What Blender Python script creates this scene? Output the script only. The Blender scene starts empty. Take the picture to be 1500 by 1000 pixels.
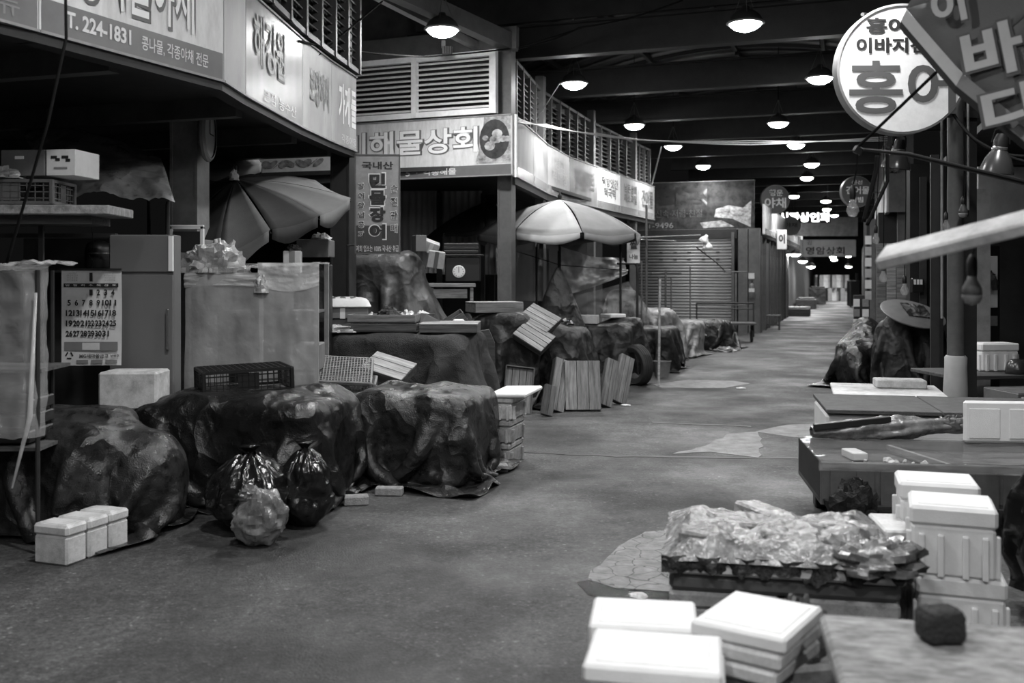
import bpy, bmesh, math, random
import numpy as np
from mathutils import Vector, Matrix, Euler, noise

S = bpy.context.scene
COL = S.collection
# ------------------------------------------------------------------ camera
F, HX, HY, CH = 1458.0, 750.0, 403.0, 1.6      # focal length in pixels, vanishing centre, eye height
cam_data = bpy.data.cameras.new('camera')
cam = bpy.data.objects.new('camera', cam_data)
COL.objects.link(cam)
cam.location = (0, 0, CH)
cam.rotation_euler = (math.pi / 2, 0, 0)
cam_data.sensor_width = 36.0
cam_data.lens = 36.0 * F / 1500.0
cam_data.shift_y = -(500.0 - HY) / 1500.0
cam_data.clip_end = 300
cam_data.dof.use_dof = True
cam_data.dof.focus_distance = 8.5
cam_data.dof.aperture_fstop = 2.2
S.camera = cam
# ------------------------------------------------------------------ world and exposure
world = bpy.data.worlds.new('night')
S.world = world
world.use_nodes = True
world.node_tree.nodes['Background'].inputs[0].default_value = (0.5, 0.5, 0.5, 1)
world.node_tree.nodes['Background'].inputs[1].default_value = 0.005
S.view_settings.view_transform = 'Standard'
S.view_settings.look = 'None'
S.view_settings.gamma = 1
S.view_settings.use_curve_mapping = False
S.view_settings.exposure = 0.9
LAMP_STRENGTH = 165.0


def W(px, py, Y):
    return Vector(((px - HX) / F * Y, Y, CH + (HY - py) / F * Y))


def G(px, py, z=0.0):
    Y = (CH - z) * F / (py - HY)
    return Vector(((px - HX) / F * Y, Y, z))


# ------------------------------------------------------------------ materials
M = {}


def nodes_of(m):
    m.use_nodes = True
    nt = m.node_tree
    return nt, nt.nodes, nt.links, nt.nodes['Principled BSDF']


def mat(name, c, rough=0.6, spec=0.4, var=0.0, vscale=6.0, bump=0.0, bscale=40.0, metal=0.0, dirt=0.0, dscale=5.0,
        stretch=(1, 1, 1), rvar=0.0, rnd=0.0):
    m = bpy.data.materials.new(name)
    nt, N, L, b = nodes_of(m)
    b.inputs['Roughness'].default_value = rough
    b.inputs['Specular IOR Level'].default_value = spec
    b.inputs['Metallic'].default_value = metal
    tc = N.new('ShaderNodeTexCoord')
    mp = N.new('ShaderNodeMapping'); mp.inputs['Scale'].default_value = stretch
    L.new(tc.outputs['Object'], mp.inputs['Vector'])
    col = N.new('ShaderNodeRGB'); col.outputs[0].default_value = (c, c, c, 1)
    out = col.outputs[0]

    def mul(src, fac_socket):
        mx = N.new('ShaderNodeMix'); mx.data_type = 'RGBA'; mx.blend_type = 'MULTIPLY'
        mx.inputs['Factor'].default_value = 1
        L.new(src, mx.inputs['A']); L.new(fac_socket, mx.inputs['B'])
        return mx.outputs['Result']

    def rng(src, a0, a1, b0, b1):
        r = N.new('ShaderNodeMapRange')
        for i, v in enumerate((a0, a1, b0, b1)):
            r.inputs[i + 1].default_value = v
        L.new(src, r.inputs[0])
        return r.outputs[0]
    if var:
        n = N.new('ShaderNodeTexNoise'); n.inputs['Scale'].default_value = vscale; n.inputs['Detail'].default_value = 6
        n.inputs['Roughness'].default_value = 0.65
        L.new(mp.outputs[0], n.inputs['Vector'])
        out = mul(out, rng(n.outputs['Fac'], .3, .7, 1 - var, 1 + var))
        if rvar:
            L.new(rng(n.outputs['Fac'], .3, .7, rough - rvar, rough + rvar), b.inputs['Roughness'])
    if dirt:
        n = N.new('ShaderNodeTexNoise'); n.inputs['Scale'].default_value = dscale; n.inputs['Detail'].default_value = 8
        n.inputs['Roughness'].default_value = 0.75
        L.new(mp.outputs[0], n.inputs['Vector'])
        out = mul(out, rng(n.outputs['Fac'], .42, .68, 1.0, 1 - dirt))
    if rnd:
        oi = N.new('ShaderNodeObjectInfo')
        out = mul(out, rng(oi.outputs['Random'], 0, 1, 1 - rnd, 1 + rnd))
    L.new(out, b.inputs['Base Color'])
    if bump:
        n = N.new('ShaderNodeTexNoise'); n.inputs['Scale'].default_value = bscale; n.inputs['Detail'].default_value = 4
        L.new(mp.outputs[0], n.inputs['Vector'])
        bp = N.new('ShaderNodeBump'); bp.inputs['Strength'].default_value = bump; bp.inputs['Distance'].default_value = 0.02
        L.new(n.outputs['Fac'], bp.inputs['Height'])
        L.new(bp.outputs[0], b.inputs['Normal'])
    M[name] = m
    return m


def emit(name, strength, c=1.0):
    m = bpy.data.materials.new(name)
    nt, N, L, b = nodes_of(m)
    b.inputs['Base Color'].default_value = (c, c, c, 1)
    b.inputs['Emission Color'].default_value = (c, c, c, 1)
    b.inputs['Emission Strength'].default_value = strength
    M[name] = m
    return m


def film(name, c, alpha, rough=0.12, bump=0.5, bscale=9.0):
    """clear or milky plastic sheet: part see-through, part glossy skin"""
    m = bpy.data.materials.new(name)
    nt, N, L, b = nodes_of(m)
    b.inputs['Base Color'].default_value = (c, c, c, 1)
    b.inputs['Roughness'].default_value = rough
    b.inputs['Specular IOR Level'].default_value = 0.8
    tc = N.new('ShaderNodeTexCoord')
    n = N.new('ShaderNodeTexNoise'); n.inputs['Scale'].default_value = bscale; n.inputs['Detail'].default_value = 5
    L.new(tc.outputs['Object'], n.inputs['Vector'])
    bp = N.new('ShaderNodeBump'); bp.inputs['Strength'].default_value = bump; bp.inputs['Distance'].default_value = 0.03
    L.new(n.outputs['Fac'], bp.inputs['Height']); L.new(bp.outputs[0], b.inputs['Normal'])
    r = N.new('ShaderNodeMapRange')
    for i, v in enumerate((.3, .7, max(0, alpha - .06), min(1, alpha + .06))):
        r.inputs[i + 1].default_value = v
    L.new(n.outputs['Fac'], r.inputs[0]); L.new(r.outputs[0], b.inputs['Alpha'])
    M[name] = m
    return m


def wood(name, c0, c1, scale=7.0, rough=0.75, st=(1.2, 14, 14)):
    m = bpy.data.materials.new(name)
    nt, N, L, b = nodes_of(m)
    tc = N.new('ShaderNodeTexCoord'); mp = N.new('ShaderNodeMapping'); mp.inputs['Scale'].default_value = st
    L.new(tc.outputs['Object'], mp.inputs['Vector'])
    oi = N.new('ShaderNodeObjectInfo')
    ad = N.new('ShaderNodeVectorMath'); ad.operation = 'ADD'
    ml = N.new('ShaderNodeVectorMath'); ml.operation = 'SCALE'; ml.inputs['Scale'].default_value = 31
    cb = N.new('ShaderNodeCombineXYZ')
    for i in range(3):
        L.new(oi.outputs['Random'], cb.inputs[i])
    L.new(cb.outputs[0], ml.inputs[0]); L.new(ml.outputs[0], ad.inputs[0]); L.new(mp.outputs[0], ad.inputs[1])
    n = N.new('ShaderNodeTexNoise'); n.inputs['Scale'].default_value = scale * .35; n.inputs['Detail'].default_value = 7
    n.inputs['Roughness'].default_value = .7
    L.new(ad.outputs[0], n.inputs['Vector'])
    cr = N.new('ShaderNodeValToRGB')
    cr.color_ramp.elements[0].position = .34; cr.color_ramp.elements[0].color = (c0, c0, c0, 1)
    cr.color_ramp.elements[1].position = .66; cr.color_ramp.elements[1].color = (c1, c1, c1, 1)
    L.new(n.outputs['Fac'], cr.inputs[0])
    r = N.new('ShaderNodeMapRange'); r.inputs[3].default_value = .7; r.inputs[4].default_value = 1.3
    L.new(oi.outputs['Random'], r.inputs[0])
    mx = N.new('ShaderNodeMix'); mx.data_type = 'RGBA'; mx.blend_type = 'MULTIPLY'; mx.inputs['Factor'].default_value = 1
    L.new(cr.outputs[0], mx.inputs['A']); L.new(r.outputs[0], mx.inputs['B'])
    L.new(mx.outputs['Result'], b.inputs['Base Color'])
    b.inputs['Roughness'].default_value = rough
    bp = N.new('ShaderNodeBump'); bp.inputs['Strength'].default_value = .35; bp.inputs['Distance'].default_value = .004
    L.new(n.outputs['Fac'], bp.inputs['Height']); L.new(bp.outputs[0], b.inputs['Normal'])
    M[name] = m
    return m


def asphalt():
    m = bpy.data.materials.new('asphalt')
    nt, N, L, b = nodes_of(m)
    tc = N.new('ShaderNodeTexCoord')

    def nz(scale, detail, rough=.6, st=None):
        n = N.new('ShaderNodeTexNoise'); n.inputs['Scale'].default_value = scale; n.inputs['Detail'].default_value = detail
        n.inputs['Roughness'].default_value = rough
        if st:
            mp = N.new('ShaderNodeMapping'); mp.inputs['Scale'].default_value = st
            L.new(tc.outputs['Object'], mp.inputs['Vector']); L.new(mp.outputs[0], n.inputs['Vector'])
        else:
            L.new(tc.outputs['Object'], n.inputs['Vector'])
        return n.outputs['Fac']

    def ramp(src, a, b_, v0, v1):
        r = N.new('ShaderNodeMapRange')
        for i, v in enumerate((a, b_, v0, v1)):
            r.inputs[i + 1].default_value = v
        L.new(src, r.inputs[0]); return r.outputs[0]

    def mth(op, x, y):
        q = N.new('ShaderNodeMath'); q.operation = op
        L.new(x, q.inputs[0]); L.new(y, q.inputs[1]); return q.outputs[0]
    big = ramp(nz(.55, 6, .62), .38, .62, .011, .066)
    mid = ramp(nz(2.2, 7, .7, (1.6, .8, 1)), .35, .68, .7, 1.25)
    fine = ramp(nz(45, 4, .7), .32, .7, .4, 1.7)
    speck = ramp(nz(30, 1, .5), .66, .73, 1.0, 2.6)
    grit = ramp(nz(17, 5, .75), .33, .68, .55, 1.5)
    v = mth('MULTIPLY', mth('MULTIPLY', big, mid), mth('MULTIPLY', mth('MULTIPLY', fine, grit), speck))
    cb = N.new('ShaderNodeCombineColor')
    for i in range(3):
        L.new(v, cb.inputs[i])
    L.new(cb.outputs[0], b.inputs['Base Color'])
    L.new(ramp(nz(.8, 5, .6), .35, .6, .45, .8), b.inputs['Roughness'])
    bp = N.new('ShaderNodeBump'); bp.inputs['Strength'].default_value = .7; bp.inputs['Distance'].default_value = .006
    L.new(nz(85, 3), bp.inputs['Height']); L.new(bp.outputs[0], b.inputs['Normal'])
    M['asphalt'] = m


def cracked():
    m = mat('cracked', .19, .85, var=.35, vscale=9, bump=.4, bscale=60)
    nt, N, L, b = nodes_of(m)
    src = b.inputs['Base Color'].links[0].from_socket
    tc = N.new('ShaderNodeTexCoord')
    v = N.new('ShaderNodeTexVoronoi'); v.feature = 'DISTANCE_TO_EDGE'; v.inputs['Scale'].default_value = 9
    n = N.new('ShaderNodeTexNoise'); n.inputs['Scale'].default_value = 5
    mx0 = N.new('ShaderNodeMix'); mx0.data_type = 'VECTOR'; mx0.inputs['Factor'].default_value = .12
    L.new(tc.outputs['Object'], n.inputs['Vector']); L.new(tc.outputs['Object'], mx0.inputs['A']); L.new(n.outputs['Color'], mx0.inputs['B'])
    L.new(mx0.outputs['Result'], v.inputs['Vector'])
    r = N.new('ShaderNodeMapRange'); r.inputs[1].default_value = .0; r.inputs[2].default_value = .035
    r.inputs[3].default_value = .25; r.inputs[4].default_value = 1
    L.new(v.outputs['Distance'], r.inputs[0])
    mx = N.new('ShaderNodeMix'); mx.data_type = 'RGBA'; mx.blend_type = 'MULTIPLY'; mx.inputs['Factor'].default_value = 1
    L.new(src, mx.inputs['A']); L.new(r.outputs[0], mx.inputs['B']); L.new(mx.outputs['Result'], b.inputs['Base Color'])


asphalt(); cracked()
mat('concrete', .2, .85, var=.3, vscale=7, bump=.3, bscale=60)
mat('puddle', .015, .12, spec=.6, bump=1.0, bscale=60)
mat('steel', .1, .5, var=.15, vscale=4, dirt=.35, dscale=3)
mat('steel_dark', .03, .6, spec=.2, var=.2, vscale=4)
mat('steel_light', .26, .45, var=.12, vscale=5, dirt=.3, dscale=6)
mat('roof', .012, .6, var=.25, vscale=2)
mat('roof_rib', .035, .5)
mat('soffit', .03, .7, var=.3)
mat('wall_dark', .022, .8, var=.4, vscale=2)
mat('wall_grey', .1, .8, var=.3, vscale=3)
mat('wall_pale', .3, .7, var=.2, vscale=3)
mat('louvre', .11, .5, dirt=.3)
mat('louvre_frame', .045, .5)
mat('louvre_white', .85, .45, dirt=.2)
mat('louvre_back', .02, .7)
mat('sign_pale', .62, .4, var=.12, vscale=3, dirt=.25, dscale=4, stretch=(2.5, 2.5, .7))
mat('sign_white', .75, .35, var=.08, vscale=3, dirt=.15, dscale=5)
mat('sign_grey', .26, .22, var=.18, vscale=2.5, dirt=.3, dscale=4)
mat('sign_gloss', .27, .26, spec=.3, var=.3, vscale=2.5, dirt=.3, dscale=5, stretch=(2.5, 2.5, .6))
mat('sign_sheet', .36, .5, spec=.15, var=.3, vscale=2.5, dirt=.35, dscale=5, stretch=(2.5, 2.5, .6), rvar=.06)
mat('sign_band', .13, .35, var=.1)
mat('sign_dark', .045, .4, var=.2)
mat('sign_photo', .28, .5, var=.9, vscale=7, stretch=(1, 1, 1.3))
mat('sign_photo_dark', .035, .6, spec=.2, var=.95, vscale=3.5)
mat('ink', .02, .45)
mat('ink_grey', .09, .4)
mat('ink_mid', .2, .4)
mat('paint_white', .75, .4)
mat('letter_pale', .6, .4)
mat('shutter', .3, .4, var=.12, dirt=.3, dscale=3)
def crinkle(name, c, rough, spec, var, vscale, fac, fine, rvar=.1, wear=0.0):
    """tarpaulin: flat facets between sharp creases, plus a fine weave"""
    m = mat(name, c, rough, spec, var=var, vscale=vscale, rvar=rvar)
    nt, N, L, b = nodes_of(m)
    tc = N.new('ShaderNodeTexCoord')
    n = N.new('ShaderNodeTexNoise'); n.inputs['Scale'].default_value = 2.2; n.inputs['Detail'].default_value = 3
    L.new(tc.outputs['Object'], n.inputs['Vector'])
    mx = N.new('ShaderNodeMix'); mx.data_type = 'VECTOR'; mx.inputs['Factor'].default_value = .35
    L.new(tc.outputs['Object'], mx.inputs['A']); L.new(n.outputs['Color'], mx.inputs['B'])
    hs = None
    for sc, w in ((4.5, 1.0), (10.5, .45), (24.0, .2)):
        v = N.new('ShaderNodeTexVoronoi'); v.inputs['Scale'].default_value = sc
        L.new(mx.outputs['Result'], v.inputs['Vector'])
        q = N.new('ShaderNodeMath'); q.operation = 'MULTIPLY'; q.inputs[1].default_value = w / sc * 4.5
        L.new(v.outputs['Distance'], q.inputs[0])
        if hs is None: hs = q.outputs[0]
        else:
            ad = N.new('ShaderNodeMath'); ad.operation = 'ADD'; L.new(hs, ad.inputs[0]); L.new(q.outputs[0], ad.inputs[1]); hs = ad.outputs[0]
    f = N.new('ShaderNodeTexNoise'); f.inputs['Scale'].default_value = 120; L.new(tc.outputs['Object'], f.inputs['Vector'])
    b1 = N.new('ShaderNodeBump'); b1.inputs['Strength'].default_value = fac; b1.inputs['Distance'].default_value = .11
    L.new(hs, b1.inputs['Height'])
    b2 = N.new('ShaderNodeBump'); b2.inputs['Strength'].default_value = fine; b2.inputs['Distance'].default_value = .01
    L.new(f.outputs['Fac'], b2.inputs['Height']); L.new(b1.outputs[0], b2.inputs['Normal'])
    L.new(b2.outputs[0], b.inputs['Normal'])


crinkle('tarp_black', .008, .3, .5, .35, 5, .65, .35)
crinkle('tarp_worn', .02, .32, .5, .75, 11, .7, .45)
crinkle('tarp_dull', .015, .5, .35, .4, 6, .7, .4)
crinkle('tarp_grey', .06, .42, .4, .25, 5, .5, .3)
crinkle('net', .042, .85, .15, .3, 4, .55, .8)
crinkle('vinyl_pale', .45, .3, .5, .3, 4, .5, .1)
crinkle('tarp_pale', .15, .4, .4, .35, 6, .7, .3)
mat('cloth_fold', .07, .7, spec=.2, var=.3, vscale=3, bump=.2, bscale=80)
crinkle('bag_black', .008, .2, .6, .2, 6, .5, .1)
crinkle('bag_grey', .15, .28, .6, .5, 7, .7, .1)
mat('crumple', .42, .22, spec=.7, var=.4, vscale=9, bump=.5, bscale=22)
mat('foam', .68, .55, spec=.3, var=.06, vscale=8, bump=.12, bscale=150)
mat('foam_dirty', .6, .6, spec=.3, var=.12, vscale=5, dirt=.5, dscale=6, bump=.12, bscale=120)
mat('foam_stained', .33, .65, var=.3, vscale=5, dirt=.6, dscale=7, bump=.15, bscale=120)
mat('ice', .2, .25, spec=.6, var=.85, vscale=8, bump=1.0, bscale=20)
wood('wood_pale', .12, .34)
wood('wood_mid', .055, .2)
wood('wood_dark', .025, .085)
for _n, _a, _b in (('wood_pale', .1, .3), ('wood_mid', .05, .17), ('wood_dark', .025, .085)):
    wood(_n + '_long', _a, _b, st=(14, 1.2, 14))
    wood(_n + '_up', _a, _b, st=(14, 14, 1.2))
mat('plastic_black', .012, .4, spec=.4)
mat('plastic_grey', .2, .5, dirt=.3, dscale=9)
mat('plastic_mid', .1, .5, dirt=.3, dscale=6)
mat('rubber', .02, .65, var=.3, bump=.2, bscale=80)
mat('card', .14, .75, var=.15, dirt=.2)
mat('card_pale', .38, .7, var=.15, dirt=.3)
mat('paper', .6, .7, var=.06, dirt=.12)
mat('fabric_mid', .1, .85, var=.15, vscale=3, bump=.15, bscale=150)
mat('fabric_pale', .19, .8, var=.15, vscale=3, bump=.15, bscale=150)
mat('fabric_light', .42, .8, var=.12, vscale=3)
mat('fabric_dark', .022, .85, var=.3, vscale=3)
mat('brick', .24, .85, var=.25, vscale=20, bump=.4, bscale=80)
mat('stone_dark', .022, .75, var=.3, vscale=20, bump=.8, bscale=90)
mat('slab', .26, .7, var=.6, vscale=14, dirt=.4, dscale=9, bump=.3, bscale=60, stretch=(1, 3, 1))
mat('cable', .008, .9, spec=.1)
mat('cable_pale', .5, .5)
mat('chrome', .3, .25, metal=.8)
mat('enamel', .035, .25, spec=.6)
mat('panel_metal', .15, .4, var=.2, vscale=3, dirt=.25, dscale=3)
mat('door_grey', .1, .5, var=.15)
mat('board_dark', .075, .8, var=.25, vscale=12, bump=.5, bscale=130)
mat('food', .12, .6, var=.8, vscale=30, bump=.8, bscale=40)
mat('leaf', .04, .7, var=.7, vscale=40, bump=.8, bscale=60)
film('film_clear', .55, .32)
film('film_milky', .62, .5, rough=.2, bump=.5)
film('film_bright', .85, .5, rough=.1, bump=1.0, bscale=9)
film('film_tub', .3, .3, rough=.08, bump=.3, bscale=3)
film('bulb_glass', .5, .35, rough=.05, bump=0)
emit('lamp_glow', LAMP_STRENGTH * .36)
emit('tube_glow', 2.2)
emit('bulb_glow', 60.0)
emit('panel_glow', .5)
emit('dial_glow', .0, .7)


# ------------------------------------------------------------------ mesh tools
class MB:
    def __init__(self):
        self.v = []; self.f = []

    def add(self, vs, fs):
        k = len(self.v)
        self.v += [tuple(x) for x in vs]
        self.f += [tuple(i + k for i in q) for q in fs]
        return self

    def box(self, c, s, rot=None, ch=0.0):
        x, y, z = s[0] / 2, s[1] / 2, s[2] / 2
        R = rot if rot is not None else Matrix.Identity(3)
        if isinstance(R, (int, float)):
            R = Matrix.Rotation(R, 3, 'Z')
        elif isinstance(R, (tuple, list)):
            R = Euler(R).to_matrix()
        c = Vector(c)
        if ch <= 0:
            vs = [(-x, -y, -z), (x, -y, -z), (x, y, -z), (-x, y, -z), (-x, -y, z), (x, -y, z), (x, y, z), (-x, y, z)]
            fs = [(0, 3, 2, 1), (4, 5, 6, 7), (0, 1, 5, 4), (1, 2, 6, 5), (2, 3, 7, 6), (3, 0, 4, 7)]
        else:
            vs, fs = cham(x, y, z, ch)
        return self.add([R @ Vector(p) + c for p in vs], fs)

    def tube(self, pts, r, n=8, cap=True):
        pts = [Vector(p) for p in pts]
        rs = r if isinstance(r, (list, tuple)) else [r] * len(pts)
        vs = []
        prev = None
        for i, p in enumerate(pts):
            t = (pts[min(i + 1, len(pts) - 1)] - pts[max(i - 1, 0)])
            if t.length < 1e-9:
                t = Vector((0, 0, 1))
            t.normalize()
            if prev is None:
                a = t.orthogonal().normalized()
            else:
                a = prev - t * prev.dot(t)
                a = a.normalized() if a.length > 1e-6 else t.orthogonal().normalized()
            prev = a
            b = t.cross(a)
            for j in range(n):
                q = 2 * math.pi * j / n
                vs.append(p + (a * math.cos(q) + b * math.sin(q)) * rs[i])
        fs = []
        for i in range(len(pts) - 1):
            for j in range(n):
                j2 = (j + 1) % n
                fs.append((i * n + j, i * n + j2, (i + 1) * n + j2, (i + 1) * n + j))
        if cap:
            fs.append(tuple(range(n))[::-1])
            fs.append(tuple((len(pts) - 1) * n + j for j in range(n)))
        return self.add(vs, fs)

    def lathe(self, prof, n=24, c=(0, 0, 0), mod=None, cap=True):
        vs = []
        for i, (r, z) in enumerate(prof):
            for j in range(n):
                a = 2 * math.pi * j / n
                k = mod(a, i / (len(prof) - 1)) if mod else 1
                vs.append((c[0] + r * k * math.cos(a), c[1] + r * k * math.sin(a), c[2] + z))
        fs = []
        for i in range(len(prof) - 1):
            for j in range(n):
                j2 = (j + 1) % n
                fs.append((i * n + j, i * n + j2, (i + 1) * n + j2, (i + 1) * n + j))
        if cap and prof[0][0] > 1e-6:
            fs.append(tuple(range(n))[::-1])
        if cap and prof[-1][0] > 1e-6:
            fs.append(tuple((len(prof) - 1) * n + j for j in range(n)))
        return self.add(vs, fs)

    def grid(self, fn, nu, nv):
        vs = [fn(i / nu, j / nv) for i in range(nu + 1) for j in range(nv + 1)]
        fs = [(i * (nv + 1) + j, (i + 1) * (nv + 1) + j, (i + 1) * (nv + 1) + j + 1, i * (nv + 1) + j + 1)
              for i in range(nu) for j in range(nv)]
        return self.add(vs, fs)

    def prism(self, pts, a, b, axis='y'):
        """polygon pts (u,v) pushed from a to b along the axis"""
        def mk(u, v, w):
            return {'y': (u, w, v), 'z': (u, v, w), 'x': (w, u, v)}[axis]
        n = len(pts)
        vs = [mk(u, v, a) for u, v in pts] + [mk(u, v, b) for u, v in pts]
        fs = [tuple(range(n)), tuple(range(2 * n - 1, n - 1, -1))] + [(i, i + n, (i + 1) % n + n, (i + 1) % n) for i in range(n)]
        return self.add(vs, fs)

    def mesh(self, name, smooth=False):
        me = bpy.data.meshes.new(name)
        me.from_pydata(self.v, [], self.f)
        bm = bmesh.new(); bm.from_mesh(me)
        bmesh.ops.remove_doubles(bm, verts=bm.verts, dist=1e-6)
        bmesh.ops.recalc_face_normals(bm, faces=bm.faces)
        bm.to_mesh(me); bm.free()
        if smooth:
            me.polygons.foreach_set('use_smooth', [True] * len(me.polygons))
            if smooth is not True:
                me.set_sharp_from_angle(angle=smooth)
        return me

    def build(self, name, material, parent=None, loc=(0, 0, 0), rot=(0, 0, 0), smooth=False):
        return link(name, self.mesh(name, smooth), material, parent, loc, rot)


_cham = {}


def cham(x, y, z, c):
    key = (round(x, 4), round(y, 4), round(z, 4), round(c, 4))
    if key not in _cham:
        bm = bmesh.new()
        bmesh.ops.create_cube(bm, size=1)
        for v in bm.verts:
            v.co = Vector((v.co.x * 2 * x, v.co.y * 2 * y, v.co.z * 2 * z))
        bmesh.ops.bevel(bm, geom=bm.edges[:], offset=c, segments=1, affect='EDGES', profile=.5)
        bm.verts.index_update()
        _cham[key] = ([v.co.copy() for v in bm.verts], [tuple(v.index for v in f.verts) for f in bm.faces])
        bm.free()
    return _cham[key]


def link(name, me, material, parent=None, loc=(0, 0, 0), rot=(0, 0, 0)):
    o = bpy.data.objects.new(name, me)
    COL.objects.link(o)
    if material and not me.materials:
        me.materials.append(M[material])
    o.location = loc
    o.rotation_euler = rot
    if parent:
        o.parent = parent
    return o


def tag(o, label=None, cat=None, group=None, kind=None):
    if label: o['label'] = label
    if cat: o['category'] = cat
    if group: o['group'] = group
    if kind: o['kind'] = kind
    return o


def thing(name, label, cat, loc=(0, 0, 0), rz=0.0, group=None, kind=None, rot=None):
    o = bpy.data.objects.new(name, None)
    o.empty_display_size = .1
    COL.objects.link(o)
    o.location = loc
    o.rotation_euler = rot if rot else (0, 0, rz)
    return tag(o, label, cat, group, kind)


def struct(name, label=None, loc=(0, 0, 0), rz=0.0):
    return thing(name, label, None, loc, rz, None, 'structure')


def copy_tree(o, parent=None, depth=0):
    c = o.copy(); COL.objects.link(c)
    c.parent = parent
    for ch in list(o.children):
        copy_tree(ch, c, depth + 1)
    return c


def subsurf(o, lv=1):
    m = o.modifiers.new('subdivision', 'SUBSURF'); m.levels = lv; m.render_levels = lv
    return o


def solid(o, t):
    m = o.modifiers.new('thickness', 'SOLIDIFY'); m.thickness = t; m.offset = -1
    return o


def nz(p, s=1.0, oct_=3):
    return noise.fractal(Vector(p) * s, .9, 2.1, oct_, noise_basis='PERLIN_ORIGINAL')


# text -> mesh lying in the XZ plane and facing -Y, centred, fitted into w x h metres
_txt = {}


def text_mesh(body, w, h, bold=0.0, depth=0.0):
    cu = bpy.data.curves.new('lettering', 'FONT')
    cu.body = body; cu.align_x = 'CENTER'; cu.offset = bold; cu.resolution_u = 4
    ob = bpy.data.objects.new('lettering', cu)
    me = bpy.data.meshes.new_from_object(ob)
    bpy.data.objects.remove(ob); bpy.data.curves.remove(cu)
    n = len(me.vertices)
    co = np.empty(n * 3); me.vertices.foreach_get('co', co); co = co.reshape(-1, 3)
    lo, hi = co.min(0), co.max(0)
    sx = w / max(1e-6, hi[0] - lo[0]); sz = h / max(1e-6, hi[1] - lo[1])
    out = np.zeros_like(co)
    out[:, 0] = (co[:, 0] - (lo[0] + hi[0]) / 2) * sx
    out[:, 2] = (co[:, 1] - (lo[1] + hi[1]) / 2) * sz
    out[:, 1] = -depth
    me.vertices.foreach_set('co', out.ravel()); me.update()
    me.materials.clear()
    return me


def letters(parent, body, x, z, w, h, material, y=-.004, bold=0.0, name='lettering', label=None):
    for ch in parent.children:          # print belongs to the panel or sheet it is on
        if ch.name.split('.')[0] in ('panel', 'sheet', 'cloth', 'board') and ch.location.length < 1e-6:
            parent = ch
            break
    o = link(name, text_mesh(body, w, h, bold), material, parent, (x, y, z))
    if label: o['label'] = label
    return o


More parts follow.
